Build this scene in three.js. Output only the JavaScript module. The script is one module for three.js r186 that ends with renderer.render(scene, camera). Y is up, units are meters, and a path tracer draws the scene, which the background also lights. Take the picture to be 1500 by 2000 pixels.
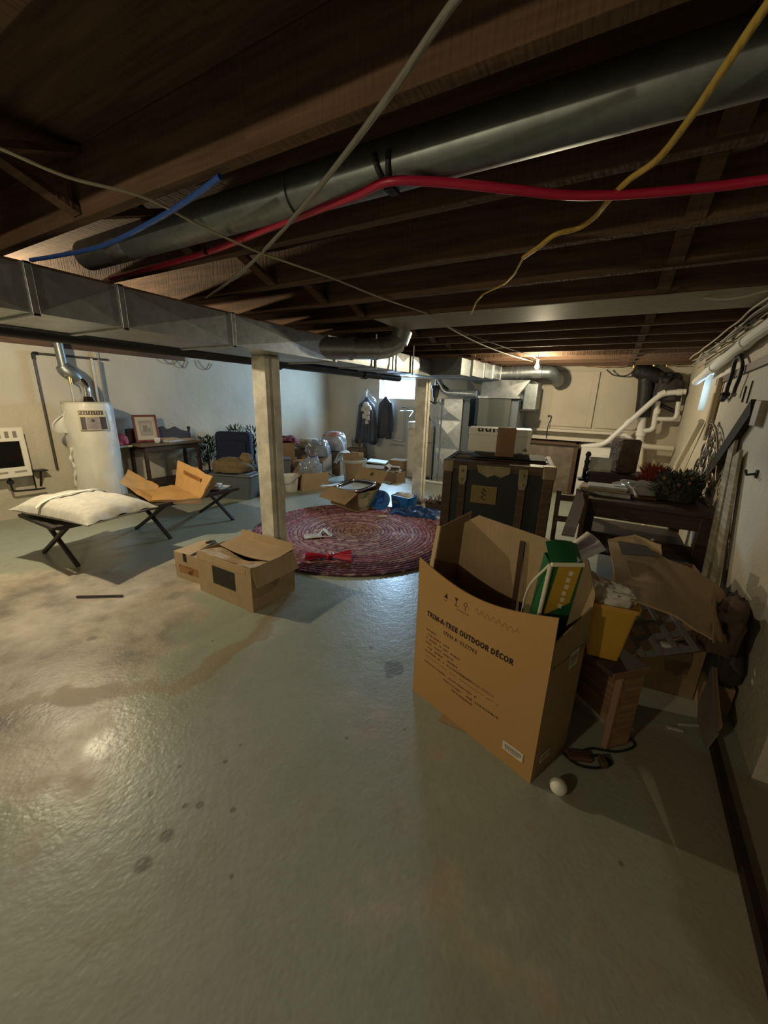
import * as THREE from 'three';
import { RoundedBoxGeometry } from 'three/addons/geometries/RoundedBoxGeometry.js';
import { mergeGeometries, mergeVertices, toCreasedNormals } from 'three/addons/utils/BufferGeometryUtils.js';
import { RectAreaLightUniformsLib } from 'three/addons/lights/RectAreaLightUniformsLib.js';
RectAreaLightUniformsLib.init();

// ---------------------------------------------------------------- camera, light, exposure
const scene = new THREE.Scene();
const renderer = new THREE.WebGLRenderer({ antialias: true });
renderer.toneMapping = THREE.LinearToneMapping;
renderer.toneMappingExposure = 0.92;
renderer.shadowMap.enabled = true;

const EYE = new THREE.Vector3(0, 1.55, 0);
const CAM_R = [[0.86749, -0.16342, 0.46984], [0.0288, 0.95941, 0.28053], [-0.49661, -0.22983, 0.83699]];
const camera = new THREE.PerspectiveCamera(2 * Math.atan(1000 / 750) * 180 / Math.PI, 0.75, 0.05, 60);
{
  const m = new THREE.Matrix4().set(
    ...CAM_R[0], 0, ...CAM_R[1], 0, ...CAM_R[2], 0, 0, 0, 0, 1);
  camera.quaternion.setFromRotationMatrix(m);
  camera.position.copy(EYE);
  scene.add(camera);
}
// overcast daylight outside the two small windows
scene.background = new THREE.Color(0.62, 0.86, 1.0);
scene.backgroundIntensity = 5.0;

const WALL_BACK = -8.06, WALL_LEFT = -6.22, WALL_RIGHT = 0.95, WALL_FRONT = 3.2;
const JOIST_Y = 2.2, CEIL_Y = 2.42;
function windowLight(x, y, z, w, h, tx, ty, tz, nits) {
  const l = new THREE.RectAreaLight(new THREE.Color(0.44, 0.70, 1.0), nits, w, h);
  l.position.set(x, y, z); l.lookAt(tx, ty, tz); l.castShadow = true; scene.add(l);
}
windowLight(-4.285, 1.805, WALL_BACK - 0.10, 0.80, 0.38, -4.285, 1.3, -6.6, 190);
windowLight(1.04, 1.748, -6.06, 0.48, 0.34, -4, 1.748, -5.89, 9);
// three bare bulbs: one by the furnace, one past the duct by the water heater, one behind the camera
const BULBS = [
  { p: [-1.0, 2.08, -6.03], cd: 8.6 },
  { p: [-4.2, 2.05, -1.22], cd: 12 },
  { p: [-1.45, 1.97, 1.75], cd: 6.4 },
];
const BULB_COLOR = new THREE.Color(1.0, 0.85, 0.57);

// ---------------------------------------------------------------- helpers
const V = (x, y, z) => new THREE.Vector3(x, y, z);
function dirOf(px, py) {
  const c = [px - 750, -(py - 1000), -750];
  return V(...CAM_R.map(r => r[0] * c[0] + r[1] * c[1] + r[2] * c[2]));
}
function hit(px, py, axis, val) {
  const d = dirOf(px, py); const t = (val - EYE.getComponent(axis)) / d.getComponent(axis);
  return EYE.clone().addScaledVector(d, t);
}
const F = (px, py, h = 0) => hit(px, py, 1, h);
const XP = (px, py, x) => hit(px, py, 0, x);
// the right wall runs slightly askew; WR gives its face, RW a point on (or d in front of) it
const WR = z => 0.80 + (-1.95 - z) * 0.034;
function RW(px, py, d = 0) { const r = dirOf(px, py); return EYE.clone().addScaledVector(r, (0.7337 - d) / (r.x + 0.034 * r.z)); }
function askew(g, dx = 0, dz = 0) { for (const q of Array.isArray(g) ? g : [g]) { const p = q.attributes.position; for (let i = 0; i < p.count; i++) p.setX(i, p.getX(i) + WR(p.getZ(i) + dz) - 0.95); q.computeVertexNormals(); } return g; }
const ZP = (px, py, z) => hit(px, py, 2, z);
// point on the vertical plane through two ground points
function VPt(px, py, a, b) {
  const n = V(b.z - a.z, 0, -(b.x - a.x)); const d = dirOf(px, py);
  return EYE.clone().addScaledVector(d, n.dot(a.clone().sub(EYE)) / n.dot(d));
}
let seedState = 1;
function rng(seed) { let s = seed >>> 0; return () => { s = (s + 0x6D2B79F5) | 0; let t = Math.imul(s ^ (s >>> 15), 1 | s); t = (t + Math.imul(t ^ (t >>> 7), 61 | t)) ^ t; return ((t ^ (t >>> 14)) >>> 0) / 4294967296; }; }
const h2 = (x, y, s) => { let n = Math.imul(x, 374761393) + Math.imul(y, 668265263) + Math.imul(s, 982451653); n = Math.imul(n ^ (n >>> 13), 1274126177); return ((n ^ (n >>> 16)) >>> 0) / 4294967296; };
const mod = (a, n) => ((a % n) + n) % n;
function vnoise(x, y, s, per = 1 << 20) {
  const xi = Math.floor(x), yi = Math.floor(y), fx = x - xi, fy = y - yi;
  const u = fx * fx * (3 - 2 * fx), v = fy * fy * (3 - 2 * fy);
  const x0 = mod(xi, per), x1 = mod(xi + 1, per), y0 = mod(yi, per), y1 = mod(yi + 1, per);
  const a = h2(x0, y0, s), b = h2(x1, y0, s), c = h2(x0, y1, s), d = h2(x1, y1, s);
  return a + (b - a) * u + (c - a) * v + (a - b - c + d) * u * v;
}
function fbm(x, y, s, oct = 4, per = 1 << 20) { let a = 0.5, r = 0, t = 0; for (let i = 0; i < oct; i++) { r += a * vnoise(x, y, s + i * 17, per); t += a; a *= 0.5; x *= 2; y *= 2; per *= 2; } return r / t; }
const n3 = (x, y, z, s) => (vnoise(x + z * 1.7, y - z * 0.9, s) + vnoise(y + 11.3, z + x * 0.6, s + 5) + vnoise(z - 7.1, x + 3.3, s + 9)) / 3;
const clamp = (v, a = 0, b = 1) => Math.min(b, Math.max(a, v));
const sstep = (a, b, x) => { const t = clamp((x - a) / (b - a)); return t * t * (3 - 2 * t); };

function dataTex(n, fn, srgb = false, size = 1) {
  const d = new Uint8Array(n * n * 4);
  for (let j = 0; j < n; j++) for (let i = 0; i < n; i++) {
    const c = fn(i / n, j / n); const k = (j * n + i) * 4;
    d[k] = clamp(c[0]) * 255; d[k + 1] = clamp(c[1]) * 255; d[k + 2] = clamp(c[2]) * 255; d[k + 3] = 255;
  }
  const t = new THREE.DataTexture(d, n, n); t.wrapS = t.wrapT = THREE.RepeatWrapping;
  t.magFilter = THREE.LinearFilter; t.minFilter = THREE.LinearMipmapLinearFilter; t.generateMipmaps = true;
  if (srgb) t.colorSpace = THREE.SRGBColorSpace;
  t.repeat.set(1 / size, 1 / size); t.needsUpdate = true; return t;
}
function canvasTex(w, h, draw) {
  const c = document.createElement('canvas'); c.width = w; c.height = h; const g = c.getContext('2d'); draw(g, w, h);
  const t = new THREE.CanvasTexture(c); t.colorSpace = THREE.SRGBColorSpace; t.anisotropy = 8; return t;
}
// grey tile textures shared by many materials (uv are metres)
const T = {};
T.mottle = dataTex(256, (u, v) => { const g = 0.72 + 0.28 * fbm(u * 8, v * 8, 3, 5, 8); return [g, g, g]; }, true, 0.6);
T.fineBump = dataTex(256, (u, v) => { const g = fbm(u * 32, v * 32, 7, 3, 32); return [g, g, g]; }, false, 0.25);
T.wallBump = dataTex(512, (u, v) => { const g = 0.6 * fbm(u * 16, v * 16, 13, 4, 16) + 0.4 * fbm(u * 80, v * 80, 21, 2, 80); return [g, g, g]; }, false, 1.2);
T.wall = dataTex(512, (u, v) => { const g = 0.86 + 0.14 * fbm(u * 5, v * 5, 31, 5, 5); const s = 0.03 * fbm(u * 40, v * 10, 37, 2, 40); return [g, g - s * 0.5, g - s * 1.5]; }, true, 2.4);
T.wood = dataTex(512, (u, v) => { const w = fbm(u * 3, v * 24, 41, 3, 3) * 0.5; const g = 0.62 + 0.38 * fbm(u * 4 + w, v * 64, 43, 3, 64); return [g, g * 0.97, g * 0.93]; }, true, 1.0);
T.woodBump = dataTex(512, (u, v) => { const g = fbm(u * 6, v * 90, 43, 3, 90); return [g, g, g]; }, false, 1.0);
T.saw = dataTex(256, (u, v) => { const g = 0.7 * fbm(u * 70, v * 6, 47, 2, 70) + 0.3 * fbm(u * 20, v * 20, 48, 2, 20); return [g, g, g]; }, false, 0.5);
T.card = dataTex(256, (u, v) => { const g = 0.86 + 0.14 * (0.6 * fbm(u * 6, v * 6, 53, 4, 6) + 0.4 * vnoise(u * 90, v * 12, 57, 90)); return [g, g, g]; }, true, 0.5);
T.galv = dataTex(256, (u, v) => { // zinc spangle cells
  let best = 9, id = 0; const N = 14; const x = u * N, y = v * N; const xi = Math.floor(x), yi = Math.floor(y);
  for (let a = -1; a <= 1; a++) for (let b = -1; b <= 1; b++) { const cx = xi + a, cy = yi + b; const mx = mod(cx, N), my = mod(cy, N); const dx = cx + h2(mx, my, 61) - x, dy = cy + h2(mx, my, 67) - y; const d = dx * dx + dy * dy; if (d < best) { best = d; id = h2(mx, my, 71); } }
  const g = 0.84 + 0.07 * id + 0.09 * fbm(u * 6, v * 6, 73, 3, 6); return [g, g, g]; }, true, 0.35);
T.galvR = dataTex(128, (u, v) => { const g = 0.75 + 0.25 * fbm(u * 10, v * 10, 79, 3, 10); return [g, g, g]; }, false, 0.5);
T.cloth = dataTex(256, (u, v) => { const g = 0.8 + 0.12 * fbm(u * 10, v * 10, 83, 3, 10) + 0.08 * Math.sin(u * 400) * Math.sin(v * 400); return [g, g, g]; }, true, 0.3);
T.rust = dataTex(256, (u, v) => { const n = fbm(u * 7, v * 7, 91, 5, 7), m = sstep(0.45, 0.62, n); return [0.95 - 0.3 * m, 0.85 - 0.45 * m, 0.72 - 0.5 * m]; }, true, 0.5);

const col = (r, g, b) => new THREE.Color().setRGB(r, g, b);              // linear
const hex = h => new THREE.Color(h);
function mat(color, o = {}) {
  const { bump, bumpScale = 0.002, phys, ...rest } = o;
  const M = phys || 'clearcoat' in o || 'transmission' in o || 'sheen' in o ? THREE.MeshPhysicalMaterial : THREE.MeshStandardMaterial;
  const m = new M({ color: color.isColor ? color : hex(color), roughness: 0.75, metalness: 0, ...rest });
  if (bump) { m.bumpMap = bump; m.bumpScale = bumpScale; }
  return m;
}
// box-projected uv in metres
function metreUV(g) {
  g = g.index ? g.toNonIndexed() : g; const p = g.attributes.position, uv = new Float32Array(p.count * 2);
  const a = V(), b = V(), c = V(), n = V();
  for (let i = 0; i < p.count; i += 3) {
    a.fromBufferAttribute(p, i); b.fromBufferAttribute(p, i + 1); c.fromBufferAttribute(p, i + 2);
    const ux = b.x - a.x, uy = b.y - a.y, uz = b.z - a.z, vx = c.x - a.x, vy = c.y - a.y, vz = c.z - a.z; n.set(uy * vz - uz * vy, uz * vx - ux * vz, ux * vy - uy * vx); const x = Math.abs(n.x), y = Math.abs(n.y), z = Math.abs(n.z);
    [a, b, c].forEach((q, k) => { const [s, t] = x >= y && x >= z ? [q.z, q.y] : y >= z ? [q.x, q.z] : [q.x, q.y]; uv[(i + k) * 2] = s; uv[(i + k) * 2 + 1] = t; });
  }
  g.setAttribute('uv', new THREE.BufferAttribute(uv, 2)); return g;
}
const used = {};
function numbered(n) { const k = used[n] = (used[n] ?? -1) + 1; return k ? `${n}_${String(k).padStart(3, '0')}` : n; }
function prep(g, keep) {
  if (Array.isArray(g)) g = mergeGeometries(g.map(q => { q = q.index ? q.toNonIndexed() : q; if (!q.attributes.normal) q.computeVertexNormals(); for (const k of Object.keys(q.attributes)) if (!['position', 'normal', 'uv', 'color'].includes(k)) q.deleteAttribute(k); if (!q.attributes.uv) q.setAttribute('uv', new THREE.BufferAttribute(new Float32Array(q.attributes.position.count * 2), 2)); return q; }));
  return keep ? g : metreUV(g);
}
function mesh(name, g, m, parent, keepUV) {
  const o = new THREE.Mesh(prep(g, keepUV), m); o.name = name; o.castShadow = o.receiveShadow = true; if (parent) parent.add(o); return o;
}
function thing(name, label, category, pos = [0, 0, 0], turn = 0, group) {
  const o = new THREE.Group(); o.name = numbered(name); scene.add(o);
  if (pos.isVector3) o.position.copy(pos); else o.position.set(...pos);
  o.rotation.y = turn; o.userData = { label, category }; if (group) o.userData.group = group; return o;
}
function single(name, g, m, label, category, pos, turn = 0, group, keepUV) {
  const o = mesh(numbered(name), g, m, scene, keepUV); if (pos) (pos.isVector3 ? o.position.copy(pos) : o.position.set(...pos)); o.rotation.y = turn;
  o.userData = { label, category }; if (group) o.userData.group = group; return o;
}
function struct(name, g, m, keepUV) { const o = mesh(name, g, m, scene, keepUV); o.userData.kind = 'structure'; return o; }
// geometry makers
function bx(x0, x1, y0, y1, z0, z1, r = 0) {
  const w = x1 - x0, h = y1 - y0, d = z1 - z0;
  const g = r > 0 ? new RoundedBoxGeometry(w, h, d, 1, Math.min(r, w / 2.01, h / 2.01, d / 2.01)) : new THREE.BoxGeometry(w, h, d);
  return g.translate((x0 + x1) / 2, (y0 + y1) / 2, (z0 + z1) / 2);
}
const cbx = (w, h, d, x = 0, y = 0, z = 0, r = 0) => bx(x - w / 2, x + w / 2, y - h / 2, y + h / 2, z - d / 2, z + d / 2, r);
function rot(g, x = 0, y = 0, z = 0) { return g.applyMatrix4(new THREE.Matrix4().makeRotationFromEuler(new THREE.Euler(x, y, z))); }
function cyl(r0, r1, h, x = 0, y = 0, z = 0, n = 20, open = false) { return new THREE.CylinderGeometry(r1, r0, h, n, 1, open).translate(x, y + h / 2, z); }
// swept round bar through points, with end caps; r may be a function of t
function sweep(pts, r, n = 8, closed = false) {
  const P = pts.map(p => p.isVector3 ? p : V(...p)); const N = P.length; const R = typeof r === 'function' ? r : () => r;
  const pos = [], idx = []; let nrm = null, prevT = null;
  for (let i = 0; i < N; i++) {
    const t = (closed ? P[(i + 1) % N].clone().sub(P[(i - 1 + N) % N]) : P[Math.min(i + 1, N - 1)].clone().sub(P[Math.max(i - 1, 0)])).normalize();
    if (!nrm) nrm = Math.abs(t.y) < 0.9 ? V(0, 1, 0) : V(1, 0, 0);
    nrm = nrm.clone().addScaledVector(t, -nrm.dot(t)).normalize(); const b = V().crossVectors(t, nrm);
    const rr = R(i / (N - 1));
    for (let k = 0; k < n; k++) { const a = k / n * Math.PI * 2; const q = P[i].clone().addScaledVector(nrm, Math.cos(a) * rr).addScaledVector(b, Math.sin(a) * rr); pos.push(q.x, q.y, q.z); }
  }
  const last = closed ? N : N - 1;
  for (let i = 0; i < last; i++) for (let k = 0; k < n; k++) { const a = i * n + k, b = i * n + (k + 1) % n, j = (i + 1) % N; const c = j * n + k, d = j * n + (k + 1) % n; idx.push(a, b, c, b, d, c); }
  if (!closed) { const c0 = pos.length / 3; pos.push(P[0].x, P[0].y, P[0].z); const c1 = c0 + 1; pos.push(P[N - 1].x, P[N - 1].y, P[N - 1].z); for (let k = 0; k < n; k++) { idx.push(c0, (k + 1) % n, k); const s = (N - 1) * n; idx.push(c1, s + k, s + (k + 1) % n); } }
  const g = new THREE.BufferGeometry(); g.setAttribute('position', new THREE.Float32BufferAttribute(pos, 3)); g.setIndex(idx);
  return toCreasedNormals(g, 0.9);
}
function smooth(pts, n = 24, closed = false) { return new THREE.CatmullRomCurve3(pts.map(p => p.isVector3 ? p : V(...p)), closed, 'centripetal').getPoints(n); }
// straight runs with rounded corners
function elbowed(pts, bend = 0.06, k = 5) {
  const P = pts.map(p => p.isVector3 ? p : V(...p)); const out = [P[0]];
  for (let i = 1; i < P.length - 1; i++) {
    const a = P[i - 1].clone().sub(P[i]), b = P[i + 1].clone().sub(P[i]); const d = Math.min(bend, a.length() / 2.01, b.length() / 2.01);
    a.setLength(d).add(P[i]); b.setLength(d).add(P[i]);
    for (let j = 0; j <= k; j++) { const t = j / k; out.push(V().addScaledVector(a, (1 - t) * (1 - t)).addScaledVector(P[i], 2 * t * (1 - t)).addScaledVector(b, t * t)); }
  }
  out.push(P[P.length - 1]); return out;
}
// solid sheet from a grid function f(u,v)->Vector3, with thickness along its normals
function sheet(f, nu, nv, th = 0.004) {
  const top = []; for (let j = 0; j <= nv; j++) for (let i = 0; i <= nu; i++) top.push(f(i / nu, j / nv));
  const W = nu + 1; const at = (i, j) => top[clamp(j, 0, nv) * W + clamp(i, 0, nu)];
  const bot = top.map((p, q) => { const i = q % W, j = (q / W) | 0; const a = at(i + 1, j).clone().sub(at(i - 1, j)), b = at(i, j + 1).clone().sub(at(i, j - 1)); const n = V().crossVectors(a, b).normalize(); return p.clone().addScaledVector(n, -th); });
  const pos = [], idx = []; [...top, ...bot].forEach(p => pos.push(p.x, p.y, p.z)); const B = top.length;
  for (let j = 0; j < nv; j++) for (let i = 0; i < nu; i++) { const a = j * W + i, b = a + 1, c = a + W, d = c + 1; idx.push(a, b, c, b, d, c, B + a, B + c, B + b, B + b, B + c, B + d); }
  const edge = []; for (let i = 0; i < nu; i++) edge.push([i, i + 1]); for (let j = 0; j < nv; j++) edge.push([j * W + nu, (j + 1) * W + nu]); for (let i = nu; i > 0; i--) edge.push([nv * W + i, nv * W + i - 1]); for (let j = nv; j > 0; j--) edge.push([j * W, (j - 1) * W]);
  for (const [a, b] of edge) idx.push(a, B + a, b, b, B + a, B + b);
  const g = new THREE.BufferGeometry(); g.setAttribute('position', new THREE.Float32BufferAttribute(pos, 3)); g.setIndex(idx);
  const uv = []; for (let k = 0; k < 2; k++) for (let j = 0; j <= nv; j++) for (let i = 0; i <= nu; i++) uv.push(i / nu, j / nv); g.setAttribute('uv', new THREE.Float32BufferAttribute(uv, 2));
  return toCreasedNormals(g, 0.7);
}
// lumpy closed body (bags, bundles): superellipsoid pushed about by noise
function lump(w, h, d, { e = 0.7, amp = 0.12, freq = 3, seed = 1, nu = 36, nv = 24, flat = 0.35, crease = 0 } = {}) {
  const g = new THREE.SphereGeometry(1, nu, nv); const p = g.attributes.position; const s = v => Math.sign(v) * Math.pow(Math.abs(v), e);
  for (let i = 0; i < p.count; i++) {
    let x = p.getX(i), y = p.getY(i), z = p.getZ(i); const m = Math.max(Math.abs(x), Math.abs(y), Math.abs(z));
    const q = n3(x * freq + seed * 3.1, y * freq, z * freq - seed, seed) - 0.5;
    const ridge = crease ? crease * (Math.abs(n3(x * freq * 2.2 + 9, y * freq * 2.2, z * freq * 2.2, seed + 40) - 0.5) * 2 - 0.3) : 0;
    const k = 1 + q * amp * 2.4 - ridge;
    x = s(x) * k; y = s(y) * k; z = s(z) * k; if (y < -flat) y = -flat + (y + flat) * 0.12;
    p.setXYZ(i, x * w / 2, (y + flat + 0.0) / (1 + flat) * h, z * d / 2);
  }
  g.computeVertexNormals(); g.computeBoundingBox(); g.translate(0, -g.boundingBox.min.y, 0); const gg = mergeVertices(new THREE.BufferGeometry().setAttribute('position', g.attributes.position.clone()).setIndex(g.index.clone()), 1e-5); gg.computeVertexNormals(); return gg;
}
function poly(points, depth, bevel = 0) { // outline in xy extruded along z, centred
  const s = new THREE.Shape(points.map(p => new THREE.Vector2(p[0], p[1])));
  return new THREE.ExtrudeGeometry(s, { depth, bevelEnabled: bevel > 0, bevelSize: bevel, bevelThickness: bevel, bevelSegments: 1, curveSegments: 8 }).translate(0, 0, -depth / 2);
}
// bar with a rectangular section between two points
function bar(a, b, w, h, r = 0.003, roll = 0) {
  a = a.isVector3 ? a : V(...a); b = b.isVector3 ? b : V(...b); const L = a.distanceTo(b); const g = cbx(w, L, h, 0, 0, 0, r);
  const q = new THREE.Quaternion().setFromUnitVectors(V(0, 1, 0), b.clone().sub(a).normalize());
  g.applyMatrix4(new THREE.Matrix4().makeRotationY(roll)); g.applyQuaternion(q); return g.translate((a.x + b.x) / 2, (a.y + b.y) / 2, (a.z + b.z) / 2);
}

// ---------------------------------------------------------------- materials
const M = {
  wall: mat(col(0.62, 0.57, 0.46), { map: T.wall, roughness: 0.85, bump: T.wallBump, bumpScale: 0.006 }),
  joist: mat(col(0.165, 0.098, 0.06), { map: T.wood, roughness: 0.9, bump: T.saw, bumpScale: 0.004 }),
  subfloor: mat(col(0.15, 0.092, 0.058), { map: T.wood, roughness: 0.95, bump: T.saw, bumpScale: 0.003 }),
  post: mat(col(0.83, 0.78, 0.64), { map: T.mottle, roughness: 0.6, bump: T.fineBump, bumpScale: 0.001 }),
  galv: mat(col(0.52, 0.55, 0.56), { map: T.galv, metalness: 0.85, roughness: 0.42, roughnessMap: T.galvR }),
  galvDull: mat(col(0.24, 0.27, 0.27), { map: T.galv, metalness: 0.7, roughness: 0.5, roughnessMap: T.galvR }),
  iron: mat(col(0.018, 0.017, 0.017), { roughness: 0.5, metalness: 0.3, bump: T.fineBump, bumpScale: 0.001 }),
  blackRubber: mat(col(0.012, 0.011, 0.011), { roughness: 0.6 }),
  card: mat(col(0.42, 0.295, 0.16), { map: T.card, roughness: 0.85 }),
  cardDark: mat(col(0.27, 0.175, 0.095), { map: T.card, roughness: 0.88 }),
  cardPale: mat(col(0.48, 0.35, 0.20), { map: T.card, roughness: 0.85 }),
  kraft: mat(col(0.55, 0.31, 0.10), { map: T.card, roughness: 0.7 }),
  cardWhite: mat(col(0.62, 0.62, 0.60), { map: T.card, roughness: 0.7 }),
  white: mat(col(0.72, 0.70, 0.64), { roughness: 0.5 }),
  pvc: mat(col(0.75, 0.74, 0.70), { roughness: 0.35 }),
  paper: mat(col(0.70, 0.68, 0.62), { map: T.mottle, roughness: 0.8 }),
  wrap: mat(col(0.70, 0.69, 0.62), { map: T.wall, roughness: 0.42, bump: T.wallBump, bumpScale: 0.004 }),
  woodDark: mat(col(0.060, 0.034, 0.022), { map: T.wood, roughness: 0.55, bump: T.woodBump, bumpScale: 0.0012 }),
  woodMid: mat(col(0.14, 0.075, 0.04), { map: T.wood, roughness: 0.6, bump: T.woodBump, bumpScale: 0.0012 }),
  woodPale: mat(col(0.40, 0.24, 0.12), { map: T.wood, roughness: 0.7 }),
  plasticGrey: mat(col(0.10, 0.115, 0.12), { roughness: 0.5 }),
  chrome: mat(col(0.75, 0.76, 0.78), { metalness: 1, roughness: 0.12 }),
  steel: mat(col(0.5, 0.5, 0.5), { metalness: 1, roughness: 0.3 }),
  black: mat(col(0.012, 0.012, 0.012), { roughness: 0.6 }),
  tape: mat(col(0.42, 0.27, 0.12), { roughness: 0.2 }),
  clear: mat(col(0.85, 0.88, 0.9), { transmission: 0.55, roughness: 0.16, thickness: 0 }),
  bulb: mat(col(1, 0.9, 0.7), { emissive: BULB_COLOR.clone(), emissiveIntensity: 14, roughness: 0.4 }),
  brass: mat(col(0.55, 0.38, 0.16), { metalness: 0.9, roughness: 0.4 }),
  blue: mat(col(0.012, 0.11, 0.38), { roughness: 0.4 }),
  ledger: mat(col(0.22, 0.105, 0.06), { map: T.wood, roughness: 0.85 }),
};

// ---------------------------------------------------------------- structure
{ // floor: grey-green paint over concrete, worn bare in places, with stains and drops copied from the photograph
  const x0 = WALL_LEFT, x1 = 3.0, z0 = WALL_BACK, z1 = WALL_FRONT, N = 2048;
  const uvOf = p => [(p.x - x0) / (x1 - x0), (p.z - z0) / (z1 - z0)];
  const seg = (px, pz, a, b) => { const dx = b.x - a.x, dz = b.z - a.z; const t = clamp(((px - a.x) * dx + (pz - a.z) * dz) / (dx * dx + dz * dz)); return Math.hypot(px - a.x - dx * t, pz - a.z - dz * t); };
  const stainPaths = [
    [[570, 1165], [520, 1215], [500, 1245], [455, 1275], [400, 1310]], [[400, 1310], [330, 1345], [280, 1345], [215, 1350]], [[215, 1350], [140, 1362], [60, 1372], [0, 1395]],
    [[420, 1290], [395, 1320]], [[545, 1175], [500, 1190]],
  ].map(l => l.map(p => F(...p)));
  const spots = [[280, 1690, 16, 9], [328, 1632, 14, 6], [362, 1574, 7, 5], [390, 1573, 7, 4], [455, 1582, 6, 5], [677, 1442, 4, 4], [440, 1487, 5, 3], [470, 1455, 3, 3], [350, 1497, 4, 4], [295, 1551, 6, 5], [212, 1567, 6, 6], [1213, 1687, 5, 7], [725, 1265, 5, 4], [180, 1247, 9, 5], [770, 1308, 20, 8], [760, 1320, 10, 6], [452, 1712, 5, 5], [720, 1170, 3, 3], [415, 1252, 3, 2], [790, 1425, 3, 2]].map(([px, py, w, h]) => { const c = F(px, py), e = F(px + w, py); return { c, r: c.distanceTo(e) }; });
  const patches = [[1330, 1500, 0.16], [1420, 1590, 0.22], [1460, 1750, 0.2], [1480, 1900, 0.16]].map(([px, py, r]) => ({ c: F(px, py), r }));
  const wornC = [[180, 1230, 0.75], [60, 1300, 0.8], [330, 1130, 0.55], [470, 1120, 0.5], [120, 1200, 0.7], [250, 1160, 0.6], [30, 1190, 0.8], [560, 1060, 0.3]].map(([px, py, r]) => ({ c: F(px, py), r }));
  const d = new Uint8Array(N * N * 4), rg = new Uint8Array(N * N * 4);
  const boxOf = (c, r) => r;
  for (let j = 0; j < N; j++) for (let i = 0; i < N; i++) {
    const x = x0 + (i + 0.5) / N * (x1 - x0), z = z0 + (j + 0.5) / N * (z1 - z0);
    const nA = fbm(x * 1.1, z * 1.1, 101, 4), nB = fbm(x * 9, z * 9, 111, 3), nC = vnoise(x * 60, z * 60, 121);
    let worn = 0;
    if (x < -1.2 && z < 0.3) for (const q of wornC) worn = Math.max(worn, 1 - Math.hypot(x - q.c.x, z - q.c.z) / (q.r * 1.5));
    worn = sstep(0.18, 0.42, worn * 0.9 + (nA - 0.5) * 0.9 + (nB - 0.5) * 0.5);
    if (z < -4.6) worn = Math.max(worn, 0.5 * sstep(0.5, 0.62, nA));
    let R = 0.315 + 0.05 * (nA - 0.5) + 0.035 * (nB - 0.5) + 0.02 * (nC - 0.5), G = 0.338 + 0.05 * (nA - 0.5) + 0.035 * (nB - 0.5) + 0.02 * (nC - 0.5), B = 0.272 + 0.05 * (nA - 0.5) + 0.03 * (nB - 0.5) + 0.02 * (nC - 0.5);
    const nD = worn > 0.01 ? fbm(x * 3.4 + z, z * 3.4 - x * 0.6, 151, 4) : 0.5; const k = 0.33 + 0.26 * (nB - 0.5) + 0.05 * (nC - 0.5) + 0.42 * (nD - 0.5);
    R += (k * 1.06 - R) * worn; G += (k * 0.94 - G) * worn; B += (k * 0.74 - B) * worn;
    let st = 0;
    if (x < -1.3 && x > -5 && z < 0.1 && z > -2.6) for (const l of stainPaths) for (let q = 0; q < l.length - 1; q++) { const e = seg(x, z, l[q], l[q + 1]); st = Math.max(st, 1 - e / (0.025 + 0.1 * nB)); }
    st = sstep(0.05, 0.5, st + (nB - 0.5) * 0.8) * 0.6;
    R += (0.24 - R) * st; G += (0.165 - G) * st; B += (0.085 - B) * st;
    let sp = 0; for (const q of spots) { const e = Math.hypot(x - q.c.x, z - q.c.z); if (e < q.r * 2) sp = Math.max(sp, sstep(1.15, 0.8, e / q.r + (nB - 0.5) * 1.1)); }
    R += (0.14 - R) * sp * 0.75; G += (0.12 - G) * sp * 0.75; B += (0.09 - B) * sp * 0.75;
    let pt = 0; for (const q of patches) { const e = Math.hypot(x - q.c.x, z - q.c.z) / q.r; if (e < 2) pt = Math.max(pt, sstep(1.2, 0.7, e + (nA - 0.5) * 1.6 + (nB - 0.5) * 0.6)); }
    
    R += (0.25 - R) * pt * 0.6; G += (0.185 - G) * pt * 0.6; B += (0.125 - B) * pt * 0.6;
    const o = ((N - 1 - j) * N + i) * 4; const lin = v => 255 * (v <= 0.0031308 ? v * 12.92 : 1.055 * Math.pow(v, 1 / 2.4) - 0.055);
    d[o] = lin(clamp(R)); d[o + 1] = lin(clamp(G)); d[o + 2] = lin(clamp(B)); d[o + 3] = 255;
    const rough = clamp(0.36 + 0.14 * (nB - 0.5) + 0.10 * (nA - 0.5) + 0.05 * worn + 0.16 * st + 0.15 * pt);
    rg[o] = rg[o + 1] = rg[o + 2] = rough * 255; rg[o + 3] = 255;
  }
  const mk = (a, s) => { const t = new THREE.DataTexture(a, N, N); t.magFilter = THREE.LinearFilter; t.minFilter = THREE.LinearMipmapLinearFilter; t.generateMipmaps = true; t.anisotropy = 8; if (s) t.colorSpace = THREE.SRGBColorSpace; t.needsUpdate = true; return t; };
  const bump = dataTex(512, (u, v) => { const g = 0.55 * fbm(u * 24, v * 24, 131, 3, 24) + 0.45 * fbm(u * 70, v * 70, 141, 2, 70); return [g, g, g]; });
  bump.repeat.set((x1 - x0) / 0.9, (z1 - z0) / 0.9);
  const m = new THREE.MeshStandardMaterial({ map: mk(d, true), roughnessMap: mk(rg), roughness: 1, bumpMap: bump, bumpScale: 0.0017 });
  const g = bx(x0, x1, -0.12, 0, z0, z1); // top face uv 0..1
  struct('floor', g, m, true);
}
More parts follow.
